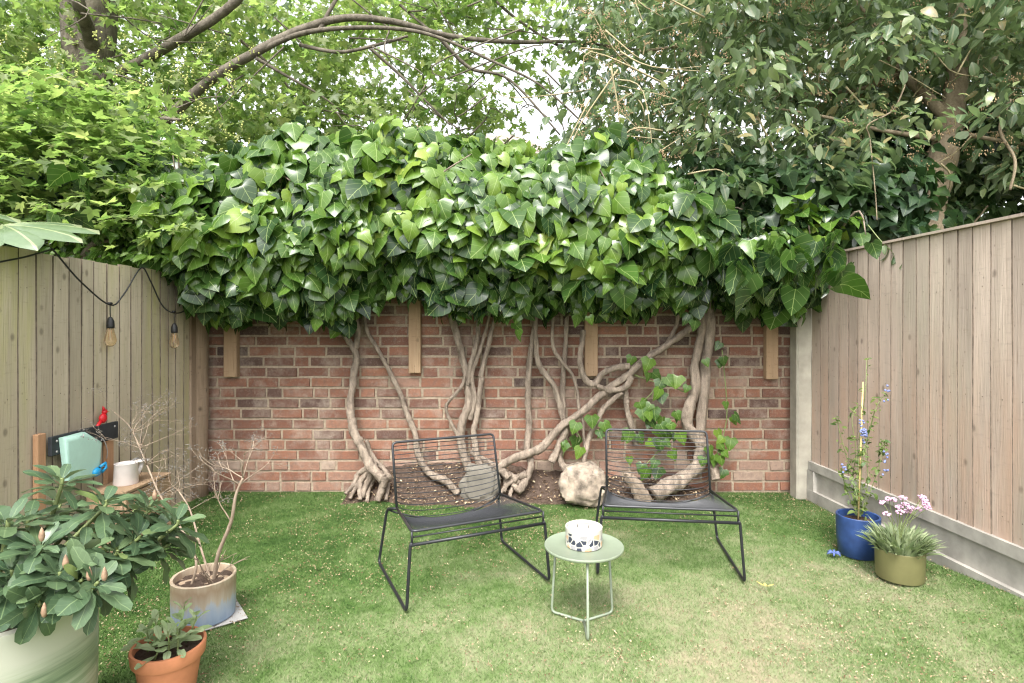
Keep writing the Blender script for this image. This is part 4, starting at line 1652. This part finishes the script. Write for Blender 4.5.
y_a, y_b = FP(45, 440).y, FP(113, 430).y
for (yy, zlo, ztop, lab) in ((FP(40, 440).y, .28, .70, 'orange brown batten on the left fence below the slate plank, nearer the camera'),
                             (FP(109, 430).y, .30, .66, 'orange brown batten on the left fence below the slate plank, farther end')):
    m = MB()
    m.box((LX - .004, yy - .024, zlo), (LX + .022, yy + .024, ztop), .6, bev=.003)
    o = m.build('wooden_batten', M['batten_orange'], None, (LX, yy, zlo), smooth=False)
    tag(o, lab, 'batten', 'battens carrying the slate plank')
pk = empty('slate_plank', (LX + .03, (y_a + y_b) / 2, .58), 'dark slate coloured plank screwed to the left fence', 'plank')
m = MB()
m.box((LX + .022, y_a, .588), (LX + .042, y_b, .678), bev=.003)
m.build('board', M['slate'], pk, smooth=False)
for (yy, zz) in ((y_a + .03, .655), (y_a + .03, .605), (y_b - .03, .655), (y_b - .13, .60)):
    m = MB()
    m.blob((LX + .043, yy, zz), (.004, .006, .006), 8, 6)
    m.build('screw', M['grey_metal'], pk)

ot = [FP(62, 438, LX + .06), FP(84.5, 432, LX + .06), FP(100.6, 441.5, LX + .06), FP(99, 466, LX + .06), FP(93, 477.5, LX + .06), FP(80, 480, LX + .06), FP(67, 481, LX + .06)]
mp_ = empty('wall_pocket', (LX + .06, ot[1].y, ot[5].z), 'mint green pointed wall pocket hanging on the slate plank', 'wall pocket')
m = MB()
pt = [(p.y, p.z) for p in ot]
cy_ = sum(a for a, b in pt) / len(pt)
cz_ = sum(b for a, b in pt) / len(pt)
rings = [(LX + .044, 1.0), (LX + .062, 1.0), (LX + .072, .93), (LX + .074, .8)]
v, f = [], []
n_ = len(pt)
for (xx, s_) in rings:
    v += [(xx, cy_ + (a - cy_) * s_, cz_ + (b - cz_) * s_) for a, b in pt]
for i in range(len(rings) - 1):
    for k in range(n_):
        f.append((i * n_ + k, i * n_ + (k + 1) % n_, (i + 1) * n_ + (k + 1) % n_, (i + 1) * n_ + k))
f.append(tuple(range(n_ - 1, -1, -1)))
f.append(tuple((len(rings) - 1) * n_ + k for k in range(n_)))
m.add(v, f)
sharp(m.build('pocket', M['mint'], mp_), 50)
m = MB()
hk = FP(81, 436.5, LX + .078)
m.tube([hk, hk + Vector((.012, 0, -.004)), hk + Vector((.012, 0, .012))], .003, 6)
m.build('hook', M['grey_metal'], mp_)
q = FP(97, 472, LX + .08)
m = MB()
m.blob(q, (.014, .028, .022), 10, 8, .15)
m.tube([q + Vector((0, .02, .02)), q + Vector((.01, .045, .035)), q + Vector((.01, .05, .01)), q + Vector((0, .03, -.01))], .008, 8)
o = m.build('clip', M['blue_plastic'], None, q)
tag(o, 'bright blue plastic clip at the lower corner of the mint pocket', 'clip')
# white rag or cord by the pocket
m = MB()
a = FP(101, 437, LX + .05)
m.tube(spline([a, a + Vector((.012, .012, -.03)), a + Vector((.012, .03, -.08)), a + Vector((.004, .035, -.12))], 5), .0025, 6)
o = m.build('hook_wire', M['grey_metal'], None, a)
tag(o, 'thin bent grey wire hooked under the slate plank beside the pocket', 'wire')

# red bird ornament
q = FP(103, 420, LX + .032)
q.z = .678
bd = empty('bird_ornament', q, 'small red bird ornament perched on the slate plank', 'ornament')
m = MB()
m.blob(q + Vector((0, 0, .032)), (.017, .024, .026), 12, 9)
m.blob(q + Vector((0, .012, .064)), (.013, .015, .015), 12, 9)
m.tube([q + Vector((0, .008, .07)), q + Vector((0, .004, .086)), q + Vector((0, -.002, .096))], [.010, .006, .001], 8)
m.build('body', M['red'], bd)
m = MB()
m.tube([q + Vector((0, -.012, .022)), q + Vector((0, -.04, .0)), q + Vector((0, -.05, -.012))], [.010, .008, .005], 8)
m.build('tail', M['red'], bd)
m = MB()
m.tube([q + Vector((.004, .024, .064)), q + Vector((.008, .037, .061))], [.005, .001], 7)
m.build('beak', mat_plain('orange_beak', (.6, .25, .04), .5), bd)

# crate with the white watering can, behind the rhododendron
cr = Vector((-2.03, 3.04, 0))
ck = empty('wooden_crate', cr, 'brown wooden crate behind the rhododendron against the left fence', 'crate')
m = MB()
for k in range(4):
    zz = .015 + k * .085
    for (x0, y0, x1, y1) in ((-.1, -.19, .1, -.175), (-.1, .175, .1, .19), (.085, -.174, .1, .174), (-.1, -.174, -.085, .174)):
        m.box((cr.x + x0, cr.y + y0, zz), (cr.x + x1, cr.y + y1, zz + .075), random.random(), bev=.002)
m.build('slats', M['batten'], ck, smooth=False)
m = MB()
m.box((cr.x - .1, cr.y - .19, .352), (cr.x + .1, cr.y + .19, .366), .4, bev=.002)
m.build('top', M['batten'], ck, smooth=False)
q = Vector((-2.03, FP(126, 470, -2.03).y, .366))
wc = empty('watering_can', q, 'white enamel watering can beside the left fence behind the rhododendron', 'watering can')
m = MB()
m.lathe(q, [(0, 0), (.055, 0), (.058, .005), (.052, .105), (.054, .108), (.05, .109), (.048, .1), (0, .098)], 32, close=False)
sharp(m.build('body', M['white_enamel'], wc), 45)
m = MB()
m.tube([q + Vector((.03, .035, .03)), q + Vector((.04, .055, .07)), q + Vector((.045, .06, .095))], [.012, .011, .010], 10)
m.lathe(q + Vector((.046, .06, .094)), [(.01, 0), (.034, .012), (.036, .018), (0, .022)], 20, close=False)
m.build('spout', M['white_enamel'], wc)
m = MB()
m.tube(spline([q + Vector((-.01, .05, .10)), q + Vector((-.005, .105, .105)), q + Vector((0, .12, .06)), q + Vector((0, .055, .02))], 6), .008, 8)
m.build('handle', M['grey_metal'], wc)

# string lights
sll = empty('string_lights', FP(50, 250, LX + .02), 'black string lights with amber bulbs draped along the left fence top', 'string lights')
cx_ = LX + .03
b1, b2 = FP(110, 305, cx_), FP(174, 313, cx_ + .03)
pts = [FP(-60, 262, cx_), FP(-25, 268, cx_), FP(0, 262, cx_), FP(25, 257, cx_), FP(50, 250, cx_ - .01), FP(54, 251, cx_ - .005), FP(80, 281, cx_), b1, FP(124, 294, cx_), FP(141, 268, cx_ - .01), FP(150, 280, cx_), FP(162, 305, cx_), b2, FP(186, 309, cx_), FP(193, 290, cx_)]
m = MB()
m.tube(spline(pts, 6), .0042, 7)
m.build('cable', M['rubber'], sll)
for q in (b1, b2):
    m = MB()
    m.tube([q + Vector((0, 0, .006)), q + Vector((.002, 0, -.07))], .0025, 6)
    m.tube([q + Vector((0, -.012, .008)), q + Vector((0, .012, .008))], .0075, 7)
    m.lathe(q + Vector((.002, 0, -.125)), [(.0, 0), (.0185, 0), (.0195, .01), (.0185, .036), (.013, .05), (.008, .06), (0, .062)], 18, close=False)
    s_ = m.build('socket', M['rubber'], sll)
    m = MB()
    c = q + Vector((.002, 0, -.125))
    m.lathe(c, [(.0, -.098), (.012, -.096), (.024, -.084), (.029, -.068), (.027, -.05), (.020, -.024), (.0155, 0.002)], 20, close=False)
    b_ = m.build('bulb', M['bulb'], sll)
    m = MB()
    for k in range(4):
        a = k * math.pi / 2
        m.tube([c + Vector((.004 * math.cos(a), .004 * math.sin(a), 0)), c + Vector((.009 * math.cos(a), .009 * math.sin(a), -.06))], .001, 5)
    m.build('filament', mat_plain('filament', (.5, .3, .12), .5) if 'fil' not in M else M['fil'], b_)

# ================================================================== BEYOND THE GARDEN
def branch(mb, pts, r0, r1, n=8, rough=.15):
    sp_, sr_ = spline(pts, 7, list(np.linspace(r0, r1, len(pts))))
    mb.tube(sp_, sr_, n, .5, rough)
    return sp_


# ---- maple behind the wall, left
mt = empty('maple_tree', (-4.6, 6.3, 0), 'light green maple with spreading branches behind the wall on the left', 'tree')
TR = [((-4.6, 6.3, -.1), (-4.5, 6.3, 1.6), P(85, 170, 6.3), P(92, 70, 6.3), P(100, -40, 6.3), P(110, -220, 6.4))]
m = MB()
branch(m, TR[0], .26, .17, 12, .08)
m.build('trunk', M['maple_bark'], mt)
BR = [([P(90, 110, 6.3), P(76, 40, 6.2), P(70, -60, 6.2), P(62, -200, 6.3)], .15, .10),
      ([P(95, 60, 6.3), P(88, 30, 6.0), P(78, 0, 5.7), P(70, -60, 5.5)], .08, .05),
      ([P(88, 175, 6.3), P(120, 150, 6.0), P(160, 125, 5.8), P(208, 82, 5.6), P(256, 52, 5.5), P(300, 30, 5.5), P(345, 18, 5.5), P(395, 22, 5.5), P(450, 36, 5.6), P(512, 42, 5.7), P(570, 42, 5.8), P(640, 50, 5.9)], .06, .012),
      ([P(262, 50, 5.5), P(300, 34, 5.4), P(345, 28, 5.35), P(400, 29, 5.3), P(440, 38, 5.3), P(490, 60, 5.3), P(540, 85, 5.3), P(585, 125, 5.3)], .026, .008),
      ([P(100, 80, 6.3), P(140, 62, 5.9), P(185, 36, 5.6), P(215, 18, 5.5), P(245, -8, 5.4), P(290, -60, 5.4)], .052, .036),
      ([P(300, 45, 5.5), P(340, 52, 5.4), P(380, 44, 5.4), P(408, 36, 5.4)], .02, .012),
      ([P(320, 30, 5.5), P(330, 10, 5.5), P(345, -15, 5.5)], .025, .015),
      ([P(370, 48, 5.6), P(400, 75, 5.7), P(430, 105, 5.7), P(450, 125, 5.7)], .018, .008),
      ([P(440, 38, 5.4), P(470, 68, 5.5), P(510, 80, 5.5), P(560, 135, 5.5)], .022, .008),
      ([P(400, 5, 5.8), P(430, 30, 5.7), P(452, 40, 5.6)], .014, .010),
      ([P(470, -30, 5.9), P(500, 5, 5.8), P(540, 35, 5.8), P(600, 70, 5.8)], .018, .008),
      ([P(256, 58, 5.5), P(285, 75, 5.6), P(320, 95, 5.7), P(350, 118, 5.8)], .02, .006),
      ([P(240, 40, 6.2), P(270, 65, 6.3), P(300, 100, 6.4), P(330, 122, 6.4)], .018, .006),
      ([P(470, 135, 6), P(485, 120, 6), P(492, 108, 6), P(508, 118, 6)], .01, .005),
      ([P(120, 150, 6.0), P(60, 110, 5.6), P(10, 100, 5.3), P(-60, 110, 5.0)], .06, .02),
      ([P(95, 120, 6.3), P(150, 118, 5.5), P(180, 120, 5.2)], .04, .012)]
for i, (pp, r0, r1) in enumerate(BR):
    m = MB()
    branch(m, pp, r0, r1, 8, .1)
    m.build('branch', M['maple_bark'], mt)


def gap(u, v):
    """how open the crown is here (0 closed .. 1 open sky)"""
    g = 0
    for (a, b, rx, ry, k) in ((535, 115, 45, 38, 1.0), (548, 22, 22, 20, .7), (400, 95, 30, 20, .35), (478, 80, 50, 28, .42), (690, 25, 40, 20, .4), (640, 170, 40, 15, .6), (770, 160, 45, 25, .45), (500, 60, 40, 20, .3)):
        g = max(g, k * max(0, 1 - ((u - a) / rx) ** 2 - ((v - b) / ry) ** 2) ** .5)
    return g


def clumps(n, u0, u1, v0, v1, y0, y1, per, rad, flat, size, tint_mu, tint_sd, dens=None, zmin=1.75, flatl=False):
    pos, nr, tp, sz, tn = [], [], [], [], []
    c_ = 0
    while c_ < n:
        u, v, y_ = random.uniform(u0, u1), random.uniform(v0, v1), random.uniform(y0, y1)
        if random.random() < gap(u, v) or (dens and random.random() > dens(u, v)):
            continue
        c = P(u, v, y_)
        if c.z < zmin:
            continue
        c_ += 1
        tilt = Vector((random.gauss(0, .25), random.gauss(0, .25), 1)).normalized()
        tm = tint_mu + random.gauss(0, .13)
        for k in range(per):
            q = Vector((random.gauss(0, 1), random.gauss(0, 1), random.gauss(0, 1)))
            q = Vector((q.x, q.y, q.z * flat)) * rad
            q = q - tilt * (q.dot(tilt)) * (1 - flat)
            p = c + q
            pos.append(p)
            o_ = Vector((q.x, q.y, 0))
            o_ = o_.normalized() if o_.length > 1e-4 else Vector((1, 0, 0))
            tp.append(o_ * .7 + Vector((random.gauss(0, .5), random.gauss(0, .5), (-.12 if flatl else -.45) + random.gauss(0, .25))))
            nr.append(tilt * (2 if flatl else 1) + Vector((random.gauss(0, .4), random.gauss(0, .4) - .15, random.gauss(0, .2))))
            sz.append(size * random.uniform(.6, 1.2))
            tn.append(max(0, min(1, tm + random.gauss(0, tint_sd))))
    return [tuple(p) for p in pos], [tuple(p) for p in nr], [tuple(p) for p in tp], np.array(sz), np.array(tn)


dl = lambda u, v: (.35 if v < -25 else 1) * min(1, max(.2, (650 - u) / 190))
thin = lambda v: .35 if v < -25 else 1
dl2 = lambda u, v: thin(v) * (1.0 if u < 300 else max(.1, (470 - u) / 170))
leaf_mesh('crown', T_MAPLE, *clumps(800, -320, 660, -130, 165, 5.6, 7.6, 26, .20, .28, .088, .55, .2, dl), M['maple_leaf'], mt, .25, .2)
leaf_mesh('crown', T_MAPLE, *clumps(430, -320, 470, -130, 215, 7.2, 9.5, 26, .28, .4, .10, .7, .2, dl2), M['maple_leaf'], mt, .25, .2)
fl = MB()
for i in range(260):
    u, v = random.uniform(-20, 260), random.uniform(30, 190)
    c = P(u, v, random.uniform(4.2, 5.5))
    for k in range(5):
        fl.blob(c + Vector((random.gauss(0, .012), random.gauss(0, .012), -k * .014)), (.007, .007, .008), 5, 4)
fl.build('flowers', M['maple_flower'], mt)

m = MB()
for i in range(70):
    u, v = random.uniform(-40, 560), random.uniform(-20, 150)
    a = P(u, v, random.uniform(5.2, 6.2))
    b = a + Vector((random.gauss(.15, .3), random.gauss(0, .2), random.gauss(-.1, .25)))
    c = b + Vector((random.gauss(.1, .25), random.gauss(0, .2), random.gauss(-.1, .2)))
    m.tube(spline([a, b, c], 4), list(np.linspace(.009, .003, 9)), 5)
m.build('twigs', M['maple_bark'], mt)['kind'] = 'stuff'

# ---- leafy shrub overhanging the left fence
sh = empty('leafy_shrub', (-3.1, 3.8, 0), 'bright layered leafy shrub overhanging the left fence top', 'shrub')
m = MB()
for pp in ([(-3.1, 3.8, -.05), (-3.05, 3.8, 1.0), (-2.9, 3.75, 1.8), (-2.75, 3.7, 2.2)], [(-3.1, 3.8, .6), (-3.3, 3.6, 1.6), (-3.5, 3.6, 2.4), (-3.6, 3.7, 2.8)], [(-3.05, 3.8, 1.1), (-2.7, 3.6, 1.65), (-2.45, 3.5, 1.72)], [(-3.1, 3.8, .7), (-3.2, 4.2, 1.7), (-3.1, 4.3, 2.4)]):
    branch(m, [Vector(p) for p in pp], .03, .008)
m.build('stems', M['maple_bark'], sh)
ds = lambda u, v: 1.0 if v > 90 + max(0, u - 90) * .6 else .35
leaf_mesh('foliage', T_MAPLE, *clumps(260, -160, 170, 70, 235, 3.3, 4.6, 34, .15, .10, .07, .5, .22, ds, 1.5, flatl=True), M['maple_leaf'], sh, .15, .2)


def low_spray(n, u0, u1, v0, v1, y0, y1):
    return clumps(n, u0, u1, v0, v1, y0, y1, 26, .10, .25, .075, .5, .2, None, 1.56)


leaf_mesh('foliage', T_OVAL, *low_spray(60, 60, 190, 215, 262, 3.45, 3.95), M['shrub_leaf'], sh, .2, .3)
leaf_mesh('foliage', T_IVY, *clumps(90, -60, 200, 165, 250, 3.7, 4.8, 22, .14, .4, .10, .3, .16, None, 1.6), M['dark_ivy_leaf'], sh, .2, .3)

# ---- fatsia leaf above the fence, far left
ft = empty('fatsia', (-2.55, 2.6, 0), 'broad pale palmate leaf of a plant rising behind the left fence', 'plant')
m = MB()
hub = P(4, 226, 2.5)
branch(m, [Vector((-2.55, 2.6, -.05)), Vector((-2.55, 2.6, .9)), Vector((-2.45, 2.55, 1.45)), hub], .012, .006)
hub2 = P(-70, 205, 2.45)
branch(m, [Vector((-2.55, 2.6, .5)), Vector((-2.7, 2.5, 1.3)), hub2], .012, .006)
m.build('stem', M['green_stem'], ft)
for h_, fwd in ((hub, Vector((1, .28, .12))), (hub2, Vector((.3, 1, .1)))):
    v, f, uvs = [], [], []
    fwd = fwd.normalized()
    up = Vector((-.1, -.42, 1))
    up = (up - fwd * up.dot(fwd)).normalized()
    sdv = fwd.cross(up)
    vv, uvv, ff = [], [], []
    for k, a in enumerate((-125, -85, -48, -15, 18, 50, 85, 122)):
        a_ = math.radians(a)
        L = .345 - .10 * abs(a) / 125
        d_ = fwd * math.cos(a_) + sdv * math.sin(a_)
        p_ = -fwd * math.sin(a_) + sdv * math.cos(a_)
        b0 = len(vv)
        rows = ((0, .02), (.25, .12), (.45, .21), (.65, .235), (.85, .14), (1, .0))
        for (q, wv) in rows:
            for s_ in (-1, 0, 1):
                z_ = -.10 * q * q * L * 2 + (-.012 if s_ else .006)
                vv.append(h_ + d_ * q * L + p_ * s_ * wv * L + up * z_)
                uvv.append((.5 + s_ * wv, q))
        for i in range(len(rows) - 1):
            for s_ in (0, 1):
                ff.append((b0 + i * 3 + s_, b0 + i * 3 + s_ + 1, b0 + i * 3 + s_ + 4, b0 + i * 3 + s_ + 3))
    lp = [i for q in ff for i in q]
    raw_mesh('leaf', np.array([tuple(p) for p in vv]), lp, list(range(0, len(lp), 4)), M['fatsia_leaf'], np.array(uvv), np.full(len(vv), .5), None, True, ft)

# ---- evergreen tree behind the right fence
ev = empty('evergreen_tree', (3.15, 4.25, 0), 'dark evergreen tree with brownish flower tufts behind the right fence', 'tree')
m = MB()
branch(m, [Vector((3.0, 4.2, -.1)), Vector((3.0, 4.2, 1.2)), P(926, 215, 4.2), P(940, 165, 4.2), P(950, 120, 4.25), P(958, 60, 4.3), P(955, -20, 4.4), P(940, -150, 4.5)], .15, .035, 12, .12)
m.build('trunk', M['oak_bark'], ev)
for (pp, r0, r1) in (([P(948, 120, 4.25), P(925, 95, 4.3), P(900, 70, 4.4), P(870, 20, 4.6), P(840, -60, 4.8)], .045, .02),
                     ([P(900, 75, 4.4), P(860, 90, 4.6), P(800, 96, 4.8), P(740, 102, 5.0)], .03, .008),
                     ([P(945, 140, 4.2), P(880, 130, 4.0), P(830, 118, 3.9), P(775, 108, 3.9)], .02, .006),
                     ([P(930, 190, 4.2), P(850, 160, 4.6), P(780, 160, 4.9), P(720, 165, 5.1)], .03, .006),
                     ([P(880, 30, 4.5), P(800, 28, 4.9), P(720, 40, 5.1), P(640, 52, 5.3), P(600, 58, 5.4)], .03, .006),
                     ([P(960, 50, 4.3), P(1000, 30, 4.0), P(1060, 20, 3.8)], .04, .012),
                     ([P(945, 130, 4.2), P(985, 138, 4.1), P(1040, 145, 4.0), P(1100, 140, 4.0)], .02, .006),
                     ([P(855, 0, 4.2), P(875, 25, 4.1), P(892, 42, 4.0)], .010, .006),
                     ([P(905, 85, 3.9), P(893, 110, 3.7), P(868, 125, 3.6), P(870, 140, 3.6), P(875, 190, 3.55), P(877, 220, 3.5)], .006, .003),
                     ([P(1010, 100, 3.9), P(1000, 130, 3.8), P(1015, 160, 3.7), P(1010, 190, 3.7)], .012, .008)):
    m = MB()
    branch(m, pp, r0, r1, 7, .12)
    m.build('branch', M['oak_bark'], ev)
dn = lambda u, v: .03 if 890 < u < 990 and v > 70 else 1
dr = lambda u, v: (.4 if v < -25 else 1) * min(1, max(.1, (u - 550) / 70)) * (1.0 if v < 150 or u > 700 else .6)
leaf_mesh('crown', T_OVAL, *clumps(760, 560, 1330, -130, 200, 4.5, 6.3, 34, .15, .6, .112, .50, .26, dr), M['evergreen_leaf'], ev, .25, .25)
leaf_mesh('crown', T_OVAL, *clumps(360, 700, 1300, -100, 190, 3.5, 4.4, 28, .12, .6, .10, .58, .26, dn, 1.72), M['evergreen_leaf'], ev, .25, .25)
leaf_mesh('crown', T_OVAL, *clumps(230, 600, 1330, -100, 205, 6.0, 8.0, 28, .24, .6, .11, .35, .18, dr), M['evergreen_leaf'], ev, .25, .25)
m = MB()
for i in range(120):
    u, v = random.uniform(590, 1060), random.uniform(-20, 190)
    a = P(u, v, random.uniform(3.7, 5.2))
    b = a + Vector((random.gauss(0, .2), random.gauss(0, .15), random.gauss(-.05, .18)))
    c = b + Vector((random.gauss(0, .2), random.gauss(0, .15), random.gauss(-.08, .15)))
    m.tube(spline([a, b, c], 4), list(np.linspace(.007, .002, 9)), 5)
m.build('twigs', mat_bark('pale_twig', (.24, .2, .12), (.42, .36, .22), 20), ev)['kind'] = 'stuff'
# flower tufts
fl = MB()
for i in range(420):
    u, v = random.uniform(570, 1100), random.uniform(-40, 170)
    if random.random() < gap(u, v):
        continue
    c = P(u, v, random.uniform(3.6, 5.0))
    for k in range(16):
        fl.blob(c + Vector((random.gauss(0, .022), random.gauss(0, .022), random.gauss(0, .016))), (.0045, .0045, .006), 4, 3)
fl.build('flowers', M['brown_flower'], ev)
# drooping sprig over the fence
pos, nr, tp, sz, tn = [], [], [], [], []
m = MB()
sp = spline([P(868, 225, 3.3), P(885, 245, 3.2), P(905, 258, 3.12), P(930, 258, 3.0), P(952, 262, 2.95)], 5)
m.tube(sp, .003, 5)
m.build('sprig_stem', M['green_stem'], ev)
for q in sp[5:]:
    for k in range(2):
        pos.append(tuple(q))
        tp.append((random.gauss(0, .8), random.gauss(0, .4), -.7))
        nr.append((random.gauss(0, .5), -.8, .5))
        sz.append(random.uniform(.05, .085))
        tn.append(random.uniform(.35, .75))
leaf_mesh('sprig', T_OVAL, pos, nr, tp, np.array(sz), np.array(tn), M['evergreen_leaf'], ev)

# ---- dark ivy behind the right fence
dk = empty('dark_ivy', (2.6, 4.2, 0), 'dark dull ivy rising behind the right fence below the evergreen tree', 'ivy')
m = MB()
for k in range(9):
    x0 = random.uniform(1.9, 3.6)
    branch(m, [Vector((x0, 4.45, -.05)), Vector((x0 + .1, 4.4, .9)), Vector((x0 - .05, 4.4, 1.5)), Vector((x0 + random.gauss(0, .2), 4.3, 2.1))], .02, .006, 6)
m.build('stems', M['oak_bark'], dk)
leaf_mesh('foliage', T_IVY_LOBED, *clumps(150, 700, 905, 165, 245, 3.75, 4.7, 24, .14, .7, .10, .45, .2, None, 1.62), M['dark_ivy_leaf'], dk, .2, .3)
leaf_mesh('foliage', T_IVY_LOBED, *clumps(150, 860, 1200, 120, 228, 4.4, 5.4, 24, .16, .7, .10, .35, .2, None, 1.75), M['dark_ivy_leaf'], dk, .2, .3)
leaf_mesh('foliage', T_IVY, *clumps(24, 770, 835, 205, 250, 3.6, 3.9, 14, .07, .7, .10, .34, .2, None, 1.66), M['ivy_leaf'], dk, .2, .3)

# ---- house far behind
hs_ = empty('house', (-1.2, 17, 0), 'pale brick house with brown tiled roof far behind the trees', 'house')
m = MB()
m.box((-4.0, 14.5, -.1), (1.0, 20.0, 5.25))
m.build('wall', M['house_brick'], hs_, smooth=False)
m = MB()
X0, X1, Y0, Y1, Z0, Z1 = -4.35, 1.35, 14.15, 20.35, 5.25, 6.95
v = [(X0, Y0, Z0), (X1, Y0, Z0), (X1, Y1, Z0), (X0, Y1, Z0), (X0 + 1.9, 17.2, Z1), (.05, 17.2, Z1), (X0, Y0, Z0 + .12), (X1, Y0, Z0 + .12), (X1, Y1, Z0 + .12), (X0, Y1, Z0 + .12)]
m.add(v, [(0, 3, 2, 1), (0, 1, 7, 6), (1, 2, 8, 7), (2, 3, 9, 8), (3, 0, 6, 9), (6, 7, 5, 4), (7, 8, 5), (8, 9, 4, 5), (9, 6, 4)])
rf = m.build('roof', M['roof'], hs_, smooth=False)
m = MB()
m.box((-3.0, 16.9, 5.4), (-2.4, 17.6, 7.15), bev=.02)
m.build('chimney', M['house_brick'], rf, smooth=False)
for (x0, z0) in ((-3.3, 2.9), (-1.2, 2.9), (-3.3, .7), (-1.2, .7)):
    m = MB()
    for (a, b, c, d) in ((x0, z0, x0 + 1.2, z0 + .08), (x0, z0 + 1.22, x0 + 1.2, z0 + 1.3), (x0, z0 + .08, x0 + .08, z0 + 1.22), (x0 + 1.12, z0 + .08, x0 + 1.2, z0 + 1.22), (x0 + .57, z0 + .08, x0 + .63, z0 + 1.22)):
        m.box((a, 14.44, b), (c, 14.497, d))
    wn = m.build('window', M['white_paint'], hs_, smooth=False)
    m = MB()
    m.box((x0 + .08, 14.47, z0 + .08), (x0 + 1.12, 14.495, z0 + 1.22))
    m.build('pane', M['window_glass'], wn, smooth=False)
